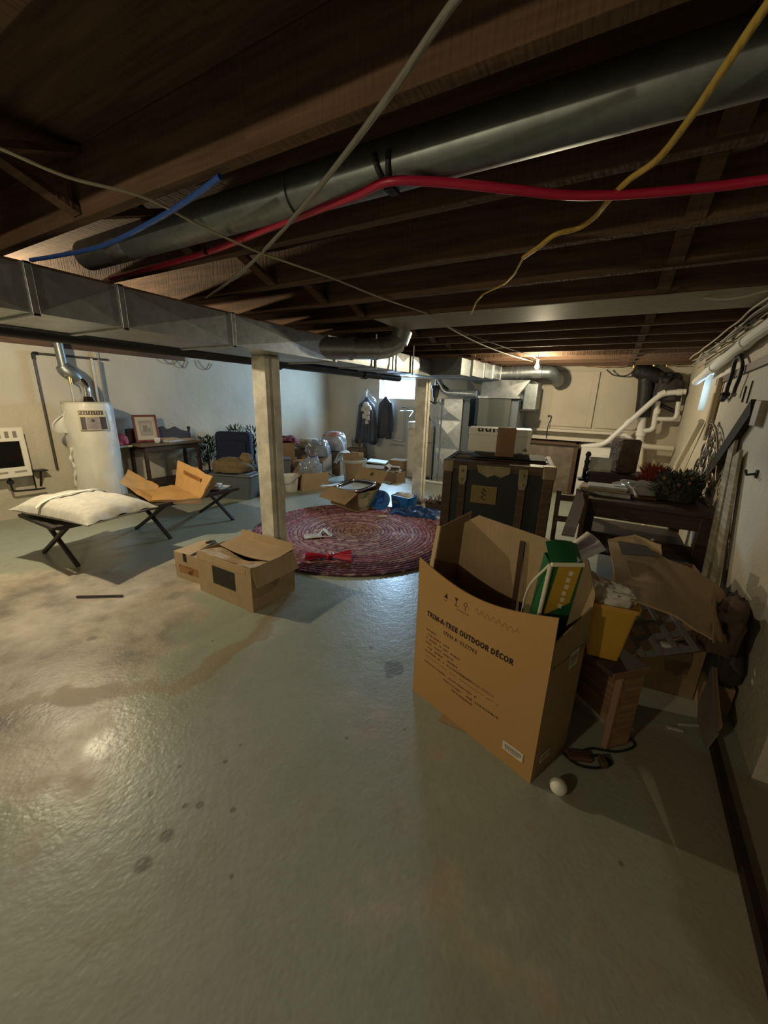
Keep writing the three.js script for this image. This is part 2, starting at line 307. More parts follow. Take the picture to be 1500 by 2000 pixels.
function wallWithHole(axis, a0, a1, y0, y1, p0, p1, hole) { // boxes round an opening, one wall
  const q = (s0, s1, t0, t1) => axis === 'x' ? bx(s0, s1, t0, t1, p0, p1) : bx(p0, p1, t0, t1, s0, s1);
  if (!hole) return [q(a0, a1, y0, y1)];
  const [h0, h1, v0, v1] = hole; return [q(a0, h0, y0, y1), q(h1, a1, y0, y1), q(h0, h1, y0, v0), q(h0, h1, v1, y1)];
}
struct('wall_back', wallWithHole('x', WALL_LEFT - 0.2, 3.2, -0.1, CEIL_Y + 0.2, WALL_BACK - 0.2, WALL_BACK, [-4.74, -3.83, 1.58, 2.03]), M.wall);
struct('wall_left', wallWithHole('z', WALL_BACK, WALL_FRONT, -0.1, CEIL_Y + 0.2, WALL_LEFT - 0.2, WALL_LEFT), M.wall);
struct('wall_right', askew(wallWithHole('z', WALL_BACK, -1.95, -0.1, CEIL_Y + 0.2, 0.95, 1.15, [-6.35, -5.77, 1.54, 1.955])), M.wall);
struct('wall_side', bx(3.0, 3.2, -0.1, CEIL_Y + 0.2, WALL_BACK, WALL_FRONT), M.wall);
struct('wall_front', bx(WALL_LEFT - 0.2, 3.2, -0.1, CEIL_Y + 0.2, WALL_FRONT, WALL_FRONT + 0.2), M.wall);

const ceiling = new THREE.Group(); ceiling.name = 'ceiling'; ceiling.userData.kind = 'structure'; scene.add(ceiling);
mesh('subfloor', bx(WALL_LEFT - 0.2, 3.2, CEIL_Y, CEIL_Y + 0.06, WALL_BACK - 0.2, WALL_FRONT + 0.2), M.subfloor, ceiling);
const JOIST_Z = []; for (let k = 0; k < 19; k++) { const z = 1.64 - 0.52 * k; if (z > WALL_BACK + 0.25) JOIST_Z.push(z); }
JOIST_Z.forEach((z, k) => {
  mesh(k ? `joist_${String(k).padStart(3, '0')}` : 'joist', bx(WALL_LEFT + 0.002, 2.98, JOIST_Y, CEIL_Y - 0.001, z - 0.023, z + 0.023, 0.004), M.joist, ceiling);
});
// cross bridging between the joists, one row either side of the duct
{ let k = 0; for (const x of [-1.95, -4.2, 0.15]) JOIST_Z.forEach((z, i) => { if (i === JOIST_Z.length - 1) return; for (const s of [0, 1]) {
  const za = z - 0.025, zb = z - 0.495; const lo = JOIST_Y + 0.02, hi = CEIL_Y - 0.02;
  mesh(k++ ? `bridging_${String(k).padStart(3, '0')}` : 'bridging', bar([x + s * 0.07, s ? lo : hi, za], [x + s * 0.07, s ? hi : lo, zb], 0.065, 0.022, 0), M.joist, ceiling); } }); }
// ledger board along the top of the back wall
{ const o = struct('trim_1', bx(-3.2, WALL_RIGHT, 2.24, CEIL_Y - 0.005, WALL_BACK, WALL_BACK + 0.045, 0.004), M.ledger); }

function windowAt(name, w, h) {
  const o = new THREE.Group(); o.name = name; o.userData.kind = 'structure'; scene.add(o);
  const fm = mat(col(0.55, 0.62, 0.66), { roughness: 0.5 });
  for (const [n, g] of [['frame_rail', bx(-w / 2, w / 2, -h / 2, -h / 2 + 0.045, -0.02, 0.02)], ['frame_rail', bx(-w / 2, w / 2, h / 2 - 0.035, h / 2, -0.02, 0.02)], ['frame_stile', bx(-w / 2, -w / 2 + 0.035, -h / 2 + 0.045, h / 2 - 0.035, -0.02, 0.02)], ['frame_stile', bx(w / 2 - 0.035, w / 2, -h / 2 + 0.045, h / 2 - 0.035, -0.02, 0.02)]]) mesh(n, g, fm, o);
  mesh('pane', bx(-w / 2 + 0.035, w / 2 - 0.035, -h / 2 + 0.045, h / 2 - 0.035, -0.003, 0.003), mat(col(0.95, 0.98, 1), { transmission: 1, roughness: 0.05, thickness: 0 }), o);
  return o;
}
windowAt('window_1', 0.91, 0.45).position.set(-4.285, 1.805, WALL_BACK - 0.15);
{ const o = windowAt('window_2', 0.57, 0.41); o.position.set(WR(-6.06) + 0.15, 1.748, -6.06); o.rotation.y = Math.PI / 2 + 0.034; }

// support posts
for (const [z, x, lab] of [[-2.37, -2.46, 'cream painted square wooden post standing behind the taped carton'], [-5.42, -2.44, 'cream painted square wooden post between the steamer trunk and the blue bag']]) {
  const o = thing('support_post', lab, 'post', [x, 0, z]);
  mesh('shaft', cbx(0.15, 1.855, 0.15, 0, 1.855 / 2, 0, 0.006), M.post, o);
  mesh('edge_board', cbx(0.012, 1.84, 0.075, 0.081, 0.93, -0.03, 0.003), M.post, o);
  if (z < -5) mesh('base_block', cbx(0.24, 0.06, 0.24, 0.0, 0.03, 0, 0.01), mat(col(0.16, 0.13, 0.10), { roughness: 0.95 }), o);
}
// bare bulbs
BULBS.forEach((b, i) => {
  const o = thing('light_bulb', ['lit bare bulb hanging beside the round duct by the furnace', 'lit bare bulb hanging beyond the long duct near the water heater', 'lit bare bulb hanging in the near end of the basement'][i], 'light bulb', b.p);
  mesh('glass', new THREE.LatheGeometry([[0.001, -0.062], [0.02, -0.056], [0.03, -0.04], [0.032, -0.022], [0.026, 0.0], [0.017, 0.02], [0.014, 0.03]].map(p => new THREE.Vector2(...p)), 20), M.bulb, o);
  mesh('socket', cyl(0.018, 0.02, 0.045, 0, 0.03, 0, 14), mat(col(0.5, 0.47, 0.4), { roughness: 0.5 }), o);
  mesh('cord', sweep([[0, 0.07, 0], [0, JOIST_Y - b.p[1] + 0.02, 0]], 0.004, 6), M.white, o);
  const l = new THREE.PointLight(BULB_COLOR, b.cd); l.position.set(b.p[0], b.p[1] - 0.02, b.p[2]); l.castShadow = true; l.shadow.radius = 1.5; l.shadow.mapSize.set(1024, 1024); scene.add(l);
});

// ---------------------------------------------------------------- ducts, pipes and wires under the joists
// duct length along z with cross-broken (shallow pyramid) side and bottom faces
function ductSection(x0, x1, y0, y1, z0, z1, proud = 0.008) {
  const tri = []; const quad = (a, b, c, d, n) => { const m = V().add(a).add(b).add(c).add(d).multiplyScalar(0.25).addScaledVector(n, proud); for (const [p, q] of [[a, b], [b, c], [c, d], [d, a]]) tri.push(p, q, m); };
  const P = (i, j, k) => V(i ? x1 : x0, j ? y1 : y0, k ? z1 : z0);
  quad(P(1, 0, 1), P(1, 0, 0), P(1, 1, 0), P(1, 1, 1), V(1, 0, 0)); quad(P(0, 0, 0), P(0, 0, 1), P(0, 1, 1), P(0, 1, 0), V(-1, 0, 0));
  quad(P(0, 0, 0), P(1, 0, 0), P(1, 0, 1), P(0, 0, 1), V(0, -1, 0)); quad(P(0, 1, 1), P(1, 1, 1), P(1, 1, 0), P(0, 1, 0), V(0, 1, 0));
  quad(P(0, 0, 1), P(1, 0, 1), P(1, 1, 1), P(0, 1, 1), V(0, 0, 1).multiplyScalar(0.3)); quad(P(1, 0, 0), P(0, 0, 0), P(0, 1, 0), P(1, 1, 0), V(0, 0, -0.3));
  const pos = []; tri.forEach(p => pos.push(p.x, p.y, p.z)); const g = new THREE.BufferGeometry(); g.setAttribute('position', new THREE.Float32BufferAttribute(pos, 3)); g.computeVertexNormals(); return g;
}
function cleat(x0, x1, y0, y1, z, w = 0.028, e = 0.012) {
  return [bx(x1, x1 + e, y0 - e, y1 + e, z - w / 2, z + w / 2, 0.003), bx(x0 - e, x0, y0 - e, y1 + e, z - w / 2, z + w / 2, 0.003), bx(x0 - e, x1 + e, y0 - e, y0, z - w / 2, z + w / 2, 0.003), bx(x0 - e, x1 + e, y1, y1 + e, z - w / 2, z + w / 2, 0.003)];
}
{
  const d = thing('trunk_duct', 'long rectangular galvanized duct above the posts with raised seams', 'duct');
  const cuts = [1.9, 0.7, -0.12, -0.83, -1.19, -1.86, -2.95].map(z => z); const y0 = 1.862, y1 = 2.045;
  for (let i = 0; i < cuts.length - 1; i++) { mesh('duct_section', ductSection(-2.74, -2.2, y0, y1, cuts[i + 1], cuts[i]), M.galv, d); mesh('cleat', cleat(-2.74, -2.2, y0, y1, cuts[i + 1]), M.galv, d); }
  // narrower run past the round take-off
  const c2 = [-2.95, -3.75, -4.15, -4.6, -5.25]; for (let i = 0; i < c2.length - 1; i++) { mesh('duct_section', ductSection(-2.74, -2.27, 1.885, 2.085, c2[i + 1], c2[i], 0.014), M.galv, d); if (i) mesh('cleat', cleat(-2.74, -2.27, 1.885, 2.085, c2[i], 0.02), M.galv, d); }
  mesh('duct_box', bx(-2.74, -1.83, 1.9, 2.12, -5.66, -5.25, 0.004), M.galvDull, d);
  const c3 = [-5.66, -6.2, -6.62, -7.02]; for (let i = 0; i < 3; i++) { mesh('duct_section', ductSection(-2.74, -1.8 + 0.03 * i, 1.915 + 0.012 * i, 2.13 + 0.005 * i, c3[i + 1], c3[i], 0.008), M.galv, d); mesh('cleat', cleat(-2.74, -1.8 + 0.03 * i, 1.915 + 0.012 * i, 2.13 + 0.005 * i, c3[i + 1], 0.016, 0.008), M.galv, d); }
  mesh('duct_end', bx(-2.7, -1.74, 1.945, 2.14, -7.4, -7.02, 0.004), M.galv, d);
  for (const [x, z] of [[-2.25, -3.72], [-2.22, -4.12], [-2.25, -4.62]]) mesh('hanger_strap', bx(x, x + 0.012, 1.86, 2.2, z - 0.012, z + 0.012), M.iron, d);
}
{ // round take-off and elbow
  const d = scene.getObjectByName('trunk_duct');
  const a = [-2.2, 1.966, -2.9], b = [-2.11, 1.978, -3.06], c = [-2.0, 1.995, -3.3];
  mesh('takeoff_collar', sweep([[-2.36, 1.952, -2.62], a, b], t => 0.088 - 0.004 * t + 0.006, 24), M.galv, d);
  mesh('takeoff_pipe', sweep([b, c], 0.088, 24), M.galv, d);
  mesh('seam_band', sweep([[-2.116, 1.977, -3.05], [-2.104, 1.979, -3.07]], 0.095, 24), M.galv, d);
  mesh('seam_band', sweep([[-2.005, 1.994, -3.29], [-1.996, 1.996, -3.31]], 0.093, 24), M.galv, d);
  mesh('elbow_gore', sweep([c, [-1.94, 2.02, -3.42]], 0.09, 24), M.galv, d);
  mesh('elbow_gore', sweep([[-1.94, 2.02, -3.42], [-1.87, 2.08, -3.52]], 0.09, 24), M.galv, d);
  mesh('elbow_gore', sweep([[-1.87, 2.08, -3.52], [-1.84, 2.19, -3.55]], 0.09, 24), M.galv, d);
}
{ // round pipe past the bulb, with its elbow turned down the back wall
  const d = thing('round_duct', 'round galvanized pipe behind the lit bulb turning down at its end', 'duct');
  mesh('pipe', sweep([[-1.74, 2.055, -7.2], [-1.1, 2.07, -7.2]], 0.105, 24), M.galv, d);
  for (const x of [-1.6, -1.5, -1.42]) mesh('seam_band', sweep([[x, 2.06, -7.2], [x + 0.02, 2.06, -7.2]], 0.112, 24), M.galv, d);
  mesh('elbow', sweep(smooth([[-1.1, 2.07, -7.2], [-0.96, 2.06, -7.22], [-0.9, 2.0, -7.4], [-0.9, 1.95, -7.7]], 14), 0.1, 24), M.galvDull, d);
}
// round duct between two joists, hung from a black strap
{
  const d = thing('bay_duct', 'small round galvanized duct lying between two joists near the red pipe', 'duct');
  mesh('pipe', sweep([[-2.55, 2.24, -1.24], [2.6, 2.24, -1.24]], 0.068, 28), M.galvDull, d);
  mesh('cap', sweep([[-2.15, 2.225, -1.22], [-2.23, 2.2, -1.2]], 0.05, 20), M.steel, d);
  for (const x of [-1.1, 0.9]) mesh('joint_band', sweep([[x, 2.235, -1.235], [x + 0.02, 2.235, -1.235]], 0.07, 28), M.galvDull, d);
  const s = F(742, 360, 2.165); mesh('strap', [sweep(smooth([[s.x - 0.02, 2.24, -1.165], [s.x - 0.005, 2.195, -1.185], [s.x + 0.01, 2.17, -1.23]], 8), 0.009, 8), sweep(smooth([[s.x + 0.03, 2.24, -1.17], [s.x + 0.022, 2.195, -1.185], [s.x + 0.01, 2.17, -1.23]], 8), 0.009, 8), cbx(0.03, 0.012, 0.05, s.x + 0.01, 2.17, -1.23)], M.blackRubber, d);
}
mesh('girder', bx(-2.98, -2.82, 1.98, JOIST_Y - 0.001, WALL_BACK + 0.001, 2.6, 0.005), M.joist, ceiling);
{ // black cast-iron drain beside the duct
  const d = thing('drain_pipe', 'black cast iron drain pipe with hubs running beside the long duct', 'pipe');
  mesh('pipe', sweep([[-2.95, 1.865, 1.6], [-2.95, 1.87, -5.6]], 0.045, 16), M.iron, d);
  for (const z of [-0.6, -2.95, -4.55]) mesh('hub', sweep([[-2.95, 1.867, z], [-2.95, 1.867, z - 0.09]], 0.06, 16), M.iron, d);
}
const red = mat(col(0.42, 0.015, 0.055), { roughness: 0.35 }), pexBlue = mat(col(0.03, 0.09, 0.36), { roughness: 0.3 });
{ const pts = [[1640, 320, 2.14], [1500, 350, 2.14], [1300, 374, 2.138], [1125, 382, 2.138], [1000, 370, 2.145], [860, 356, 2.16], [760, 354, 2.165], [700, 380, 2.165], [640, 402, 2.17], [530, 444, 2.175], [410, 491, 2.18], [300, 522, 2.18], [215, 543, 2.18]].map(p => F(...p));
  const o = thing('water_pipe', 'red plastic water pipe slung under the joists', 'pipe'); mesh('tube', sweep(smooth(pts, 70), 0.0125, 10), red, o);
  const c = F(405, 492, 2.18); mesh('clip', cbx(0.012, 0.034, 0.034, c.x, c.y + 0.004, c.z), M.blackRubber, o); }
{ const pts = [[60, 508, 2.15], [110, 500, 2.15], [200, 480, 2.15], [300, 432, 2.155], [350, 402, 2.16], [390, 375, 2.17], [430, 345, 2.185]].map(p => F(...p));
  single('water_pipe', sweep(smooth(pts, 40), 0.009, 10), pexBlue, 'short blue plastic water pipe curving under the nearest joist', 'pipe'); }
const cableTan = mat(col(0.42, 0.38, 0.28), { roughness: 0.55 }), cableGrey = mat(col(0.20, 0.19, 0.165), { roughness: 0.6 }), cableYellow = mat(col(0.50, 0.34, 0.07), { roughness: 0.5 });
single('electric_cable', sweep(smooth([[-40, 275, 2.16], [0, 290, 2.16], [130, 345, 2.15], [280, 385, 2.165], [390, 440, 2.15], [500, 490, 2.16], [640, 540, 2.155], [740, 580, 2.16], [830, 611, 2.19]].map(p => F(...p)), 60), 0.0048, 8), cableTan, 'thin pale cable stapled across the joist bottoms and sagging between them', 'cable');
single('electric_cable', sweep(smooth([[940, -60, 2.17], [890, 0, 2.165], [750, 200, 2.16], [620, 370, 2.165], [500, 505, 2.165], [450, 548, 2.175], [403, 582, 2.19]].map(p => F(...p)), 50), 0.0075, 8), cableGrey, 'grey cable slung under the joists and crossing the pale cable', 'cable');
{ const o = thing('electric_cable', 'kinked yellow cable end dangling below the joists', 'cable');
  mesh('cable', sweep(smooth([[1560, -70, 2.19], [1500, 8, 2.185], [1430, 110, 2.17], [1350, 228, 2.155], [1280, 315, 2.15], [1230, 350, 2.15], [1190, 390, 2.15], [1160, 425, 2.155], [1130, 445, 2.15], [1085, 458, 2.13], [1055, 480, 2.12], [1022, 503, 2.12]].map(p => F(...p)), 80), 0.0085, 8), cableYellow, o);
  mesh('bare_wire', sweep(elbowed([[1022, 503, 2.12], [1005, 535, 2.11], [985, 555, 2.11], [943, 575, 2.1], [930, 590, 2.09], [920, 613, 2.07]].map(p => F(...p)), 0.03), 0.0042, 8), cableYellow, o); }
single('electric_cable', sweep(smooth([[500, 505, 2.17], [470, 538, 2.16], [440, 556, 2.18]].map(p => F(...p)), 12), 0.0025, 6), cableGrey, 'hair-thin wire hanging where two cables cross', 'cable');
// wires running on to the lit bulb
single('electric_cable', sweep(smooth([[830, 611, 2.19], [868, 635, 2.15], [930, 668, 2.14], [985, 690, 2.15], [1040, 706, 2.18]].map(p => F(...p)), 30), 0.006, 6), cableTan, 'white cable running along the joists to the lit bulb', 'cable');
single('electric_cable', sweep(smooth([[880, 640, 2.16], [940, 662, 2.13], [1000, 683, 2.15], [1030, 692, 2.15], [1048, 700, 2.17]].map(p => F(...p)), 30), 0.005, 6), cableGrey, 'second slack cable hanging beside the lit bulb', 'cable');
single('electric_cable', sweep(smooth([[1375, 582, 2.19], [1410, 585, 2.17], [1450, 580, 2.17], [1500, 567, 2.18], [1580, 545, 2.18]].map(p => F(...p)), 20), 0.006, 6), cableTan, 'pale cable sagging under a joist near the right wall', 'cable');
// flat panned joist bay: sheet metal nailed under two joists
{ const a = JOIST_Z.find(z => z < -3.0 && z > -3.6); single('pan_sheet', bx(-1.85, 0.9, JOIST_Y - 0.008, JOIST_Y - 0.002, -3.56, -3.02, 0.001), mat(col(0.30, 0.27, 0.2), { map: T.galv, metalness: 0.3, roughness: 0.6 }), 'flat sheet metal pan nailed under the joists', 'sheet metal'); }

// cables and pipes along the top of the right wall
{ const x = WALL_RIGHT - 0.05;
  const o = thing('waste_pipe', 'long white waste pipe hung high along the right wall', 'pipe');
  mesh('pipe', askew(sweep([[x - 0.03, 2.12, -2.0], [x - 0.03, 2.06, -3.7], [x - 0.03, 1.95, -5.43], [x - 0.03, 1.88, -6.4]], 0.042, 14)), M.pvc, o);
  for (const z of [-4.0, -5.2]) mesh('coupling', askew(sweep([[x - 0.03, 2.041 + (z + 4.0) * 0.066, z], [x - 0.03, 2.036 + (z + 4.0) * 0.066, z - 0.09]], 0.05, 14)), M.pvc, o);
  for (let k = 0; k < 7; k++) { const r = rng(50 + k); const pts = []; for (let i = 0; i <= 12; i++) { const z = -2.0 - i * 0.39; pts.push([x - 0.11 + 0.02 * k - 0.02 * r(), 2.178 - 0.012 * (k % 3) - (k > 3 ? 0.02 : 0) + 0.012 * (r() - 0.5) - 0.006 * i * (k % 2), z]); }
    single('electric_cable', askew(sweep(smooth(pts, 60), 0.0065, 6)), k % 2 ? cableGrey : cableTan, k % 2 ? 'grey cable in the bundle running along the top of the right wall' : 'tan cable in the bundle running along the top of the right wall', 'cable', null, 0, k % 2 ? 'grey cables along the right wall' : 'tan cables along the right wall'); }
  for (const z of [-3.1, -3.9, -4.7, -5.5]) single('cable_staple', askew(bx(x - 0.135, x + 0.03, 2.12, 2.128, z - 0.008, z + 0.008)), cableTan, 'flat metal strap holding the cable bundle on the right wall', 'strap', null, 0, 'cable straps along the right wall');
  single('wall_batten', askew(bar([0.939, 1.93, -2.0], [0.939, 1.825, -5.35], 0.02, 0.065, 0.003, Math.PI / 2 * 0)), M.woodMid, 'dark wooden batten fixed along the right wall under the white pipe', 'batten');
  // black cables hung over the batten
  const c = thing('cable_loop', 'two black cable ends hanging from the right wall', 'cable');
  const p = (px, py) => RW(px, py, 0.04);
  mesh('cable', sweep(smooth([p(1448, 694), p(1436, 705), p(1430, 730), p(1420, 760), p(1417, 775)], 20), 0.016, 8), M.blackRubber, c);
  mesh('cable', sweep(smooth([p(1446, 696), p(1450, 715), p(1444, 738), p(1436, 758), p(1432, 771)], 20), 0.014, 8), M.blackRubber, c);
  mesh('plug', sweep([p(1418, 770), p(1414, 776), p(1411, 781)], t => 0.03 - 0.008 * t, 10), M.blackRubber, c);
  for (const [a, b] of [[1407, 777], [1408, 781]]) mesh('prong', sweep([p(1414, 776), p(a, b)], 0.005, 6), M.blackRubber, c);
  mesh('plug', sweep([p(1433, 768), p(1431, 775)], t => 0.022 - 0.006 * t, 10), mat(col(0.2, 0.16, 0.12)), c);
  // conduit down the wall
  const t = thing('conduit', 'tan vertical conduit fixed to the right wall', 'conduit');
  const a = RW(1409, 738, 0.03), b = RW(1377, 860, 0.03);
  mesh('pipe', sweep([[a.x, a.y, a.z], [a.x, b.y, a.z]], 0.025, 10), mat(col(0.42, 0.33, 0.18), { roughness: 0.6 }), t);
  mesh('sleeve', sweep([[a.x, a.y - 0.14, a.z], [a.x, a.y - 0.42, a.z]], 0.034, 10), mat(col(0.42, 0.33, 0.18), { roughness: 0.6 }), t);
  for (const [px, py, l, w] of [[1455, 770, 0.12, 0.006], [1466, 766, 0.16, 0.005]]) { const q = RW(px, py, 0); single('wall_nail', cyl(w, w, l, q.x - 0.006, q.y - l / 2, q.z, 6), M.iron, 'thin dark wire stub on the right wall beside the black cables', 'wire', null, 0, 'wire stubs on the right wall'); }
  const hk = RW(1480, 926, 0); { const h = thing('wall_hook', 'small black hook screwed to the right wall', 'hook', hk); mesh('plate', cbx(0.012, 0.05, 0.03, -0.006, 0, 0, 0.003), M.iron, h); mesh('prong', sweep([[-0.01, 0, 0], [-0.05, -0.01, 0], [-0.06, 0.02, 0]], 0.008, 8), M.iron, h); }
}
// wiring loops under the ledge above the water heater side
for (const [px, py, s] of [[330, 700, 0.16], [355, 708, 0.1], [400, 712, 0.14]]) { const a = XP(px, py - 6, WALL_LEFT + 0.02); single('wire_loop', sweep(smooth([[a.x, a.y, a.z + s], [a.x + 0.02, a.y - 0.11, a.z + s * 0.4], [a.x, a.y - 0.13, a.z - s * 0.3], [a.x, a.y - 0.02, a.z - s]], 14), 0.006, 6), cableGrey, 'loose grey wire drooping on the wall above the side table', 'wire', null, 0, 'drooping wires on the left wall'); }

// ---------------------------------------------------------------- builders for loose things
const DEG = Math.PI / 180;
// open or closed carton; flaps f,b,l,r = [length, outward angle in degrees] (0 stands up, 90 lies out flat, -90 closes the top)
function carton(name, label, pos, turn, w, h, d, flaps = {}, o = {}) {
  const t = o.t || 0.005, m = o.mat || M.card, g = thing(name, label, o.category || 'box', pos, turn, o.group);
  const jig = (geo, k) => { const r = rng(k * 7 + (o.seed || 3)); const p = geo.attributes.position; for (let i = 0; i < p.count; i++) { p.setX(i, p.getX(i)); } return geo; };
  mesh('bottom', bx(-w / 2 + t, w / 2 - t, 0.001, t, -d / 2 + t, d / 2 - t), m, g);
  mesh('panel', bx(-w / 2, w / 2, 0, h, d / 2 - t, d / 2, 0.002), m, g); mesh('panel', bx(-w / 2, w / 2, 0, h, -d / 2, -d / 2 + t, 0.002), m, g);
  mesh('panel', bx(-w / 2, -w / 2 + t, 0, h, -d / 2 + t, d / 2 - t, 0.002), m, g); mesh('panel', bx(w / 2 - t, w / 2, 0, h, -d / 2 + t, d / 2 - t, 0.002), m, g);
  const flap = (L, ang, len, place) => { const q = bx(-L / 2 + 0.004, L / 2 - 0.004, 0, len, -t / 2, t / 2, 0.002); rot(q, ang * DEG, 0, 0); place(q); mesh('flap', q, o.flapMat || m, g); };
  if (flaps.f) flap(w, flaps.f[1], flaps.f[0], q => q.translate(0, h, d / 2 - t / 2));
  if (flaps.b) flap(w, flaps.b[1], flaps.b[0], q => { rot(q, 0, Math.PI, 0); q.translate(0, h, -d / 2 + t / 2); });
  if (flaps.l) flap(d, flaps.l[1], flaps.l[0], q => { rot(q, 0, -Math.PI / 2, 0); q.translate(-w / 2 + t / 2, h, 0); });
  if (flaps.r) flap(d, flaps.r[1], flaps.r[0], q => { rot(q, 0, Math.PI / 2, 0); q.translate(w / 2 - t / 2, h, 0); });
  if (o.closed) mesh('lid_flap', bx(-w / 2 + 0.001, w / 2 - 0.001, h, h + t, -d / 2 + 0.001, 0, 0.002), m, g), mesh('lid_flap', bx(-w / 2 + 0.001, w / 2 - 0.001, h, h + t, 0.001, d / 2 - 0.001, 0.002), m, g);
  if (o.tapeTop) mesh('tape', bx(-w / 2 - 0.001, w / 2 + 0.001, h + t, h + t + 0.0012, -0.03, 0.03), M.tape, g);
  return g;
}
// four-cornered bent sheet
function quadSheet(a, b, c, d, th = 0.005, sag = 0, n = 8, wob = 0, seed = 1) {
  return sheet((u, v) => { const p = V().addScaledVector(a, (1 - u) * (1 - v)).addScaledVector(b, u * (1 - v)).addScaledVector(c, u * v).addScaledVector(d, (1 - u) * v);
    p.y += sag * 4 * u * (1 - u) * 1 + wob * (vnoise(u * 5 + seed, v * 5, seed) - 0.5); return p; }, n, n, th);
}
// pillow / filled sack lying flat: pinched corners, puffed middle
function pillowGeo(w, d, h, seed = 1, n = 26, wr = 0.02) {
  const f = s => (u, v) => { const a = u * 2 - 1, b = v * 2 - 1; const e = Math.pow(Math.max(0, (1 - Math.pow(Math.abs(a), 3.2)) * (1 - Math.pow(Math.abs(b), 3.2))), 0.55);
    const pinch = 1 - 0.07 * (1 - Math.abs(b) ** 2) * Math.abs(a), pinchB = 1 - 0.09 * (1 - Math.abs(a) ** 2) * Math.abs(b);
    const wrk = wr * (fbm(u * 7 + seed, v * 7, seed, 3) - 0.5) * (0.3 + e) + wr * 0.8 * Math.sin((a * 3 + b * 5 + seed) * 2) * Math.max(0, Math.abs(a) - 0.55);
    return V(a * w / 2 * pinch, s > 0 ? h * 0.34 + e * h * 0.66 + wrk : h * 0.34 - e * h * 0.34, b * d / 2 * pinchB); };
  const mk = (fn, flip) => { const pos = [], idx = []; for (let j = 0; j <= n; j++) for (let i = 0; i <= n; i++) { const p = fn(i / n, j / n); pos.push(p.x, p.y, p.z); } for (let j = 0; j < n; j++) for (let i = 0; i < n; i++) { const a = j * (n + 1) + i; const q = [a, a + n + 1, a + 1, a + 1, a + n + 1, a + n + 2]; if (flip) q.reverse(); idx.push(...q); } const g = new THREE.BufferGeometry(); g.setAttribute('position', new THREE.Float32BufferAttribute(pos, 3)); g.setIndex(idx); return g; };
  const g = mergeVertices(mergeGeometries([mk(f(1), false), mk(f(-1), true)]), 1e-4); g.computeVertexNormals(); return g;
}
// plastic tub with tapered walls and a rim
function tubGeo(w, d, h, taper = 0.86, rim = 0.02) {
  const ring = (s, y, c = 0.12) => { const a = w / 2 * s, b = d / 2 * s, k = Math.min(a, b) * c * 2; const out = []; for (const [sx, sz, a0] of [[1, 1, 0], [-1, 1, 90], [-1, -1, 180], [1, -1, 270]]) for (let i = 0; i <= 3; i++) { const t = (a0 + i * 30) * DEG; out.push(V(sx * (a - k) + k * Math.cos(t), y, sz * (b - k) + k * Math.sin(t))); } return out; };
  const rings = [ring(taper, 0), ring(1, h), ring(1 + 2 * rim / w, h), ring(1 + 2 * rim / w, h - 0.025), ring(1.002 + rim / w, h - 0.025)].slice(0, 3).concat([ring(0.985, h - 0.001), ring(taper * 0.985, 0.006)]);
  const n = rings[0].length, pos = [], idx = []; rings.forEach(r => r.forEach(p => pos.push(p.x, p.y, p.z)));
  for (let k = 0; k < rings.length - 1; k++) for (let i = 0; i < n; i++) { const a = k * n + i, b = k * n + (i + 1) % n; idx.push(a, a + n, b, b, a + n, b + n); }
  const cap = (k, y, up) => { const c = pos.length / 3; pos.push(0, y, 0); for (let i = 0; i < n; i++) { const a = k * n + i, b = k * n + (i + 1) % n; up ? idx.push(c, b, a) : idx.push(c, a, b); } };
  cap(0, 0, false); cap(rings.length - 1, 0.006, true);
  const g = new THREE.BufferGeometry(); g.setAttribute('position', new THREE.Float32BufferAttribute(pos, 3)); g.setIndex(idx); return toCreasedNormals(g, 0.6);
}
// leafy sprig: many small blades round a stem
function sprig(seed, r, h, count, bl = 0.07, bw = 0.02, up = 0.5) {
  const R = rng(seed), gs = []; for (let i = 0; i < count; i++) { const a = R() * 6.283, e = R(), y = h * (0.1 + 0.9 * R()), rr = r * Math.sqrt(R()) * (1.1 - 0.5 * y / h); const g = new THREE.OctahedronGeometry(1, 0).scale(bw / 2, bl / 2, 0.003).translate(0, bl / 2, 0); rot(g, 0.3 + (1 - up) * 1.6 * R(), 0, 0); rot(g, 0, a, 0); g.translate(Math.sin(a) * rr, y, Math.cos(a) * rr); gs.push(g); } return gs;
}

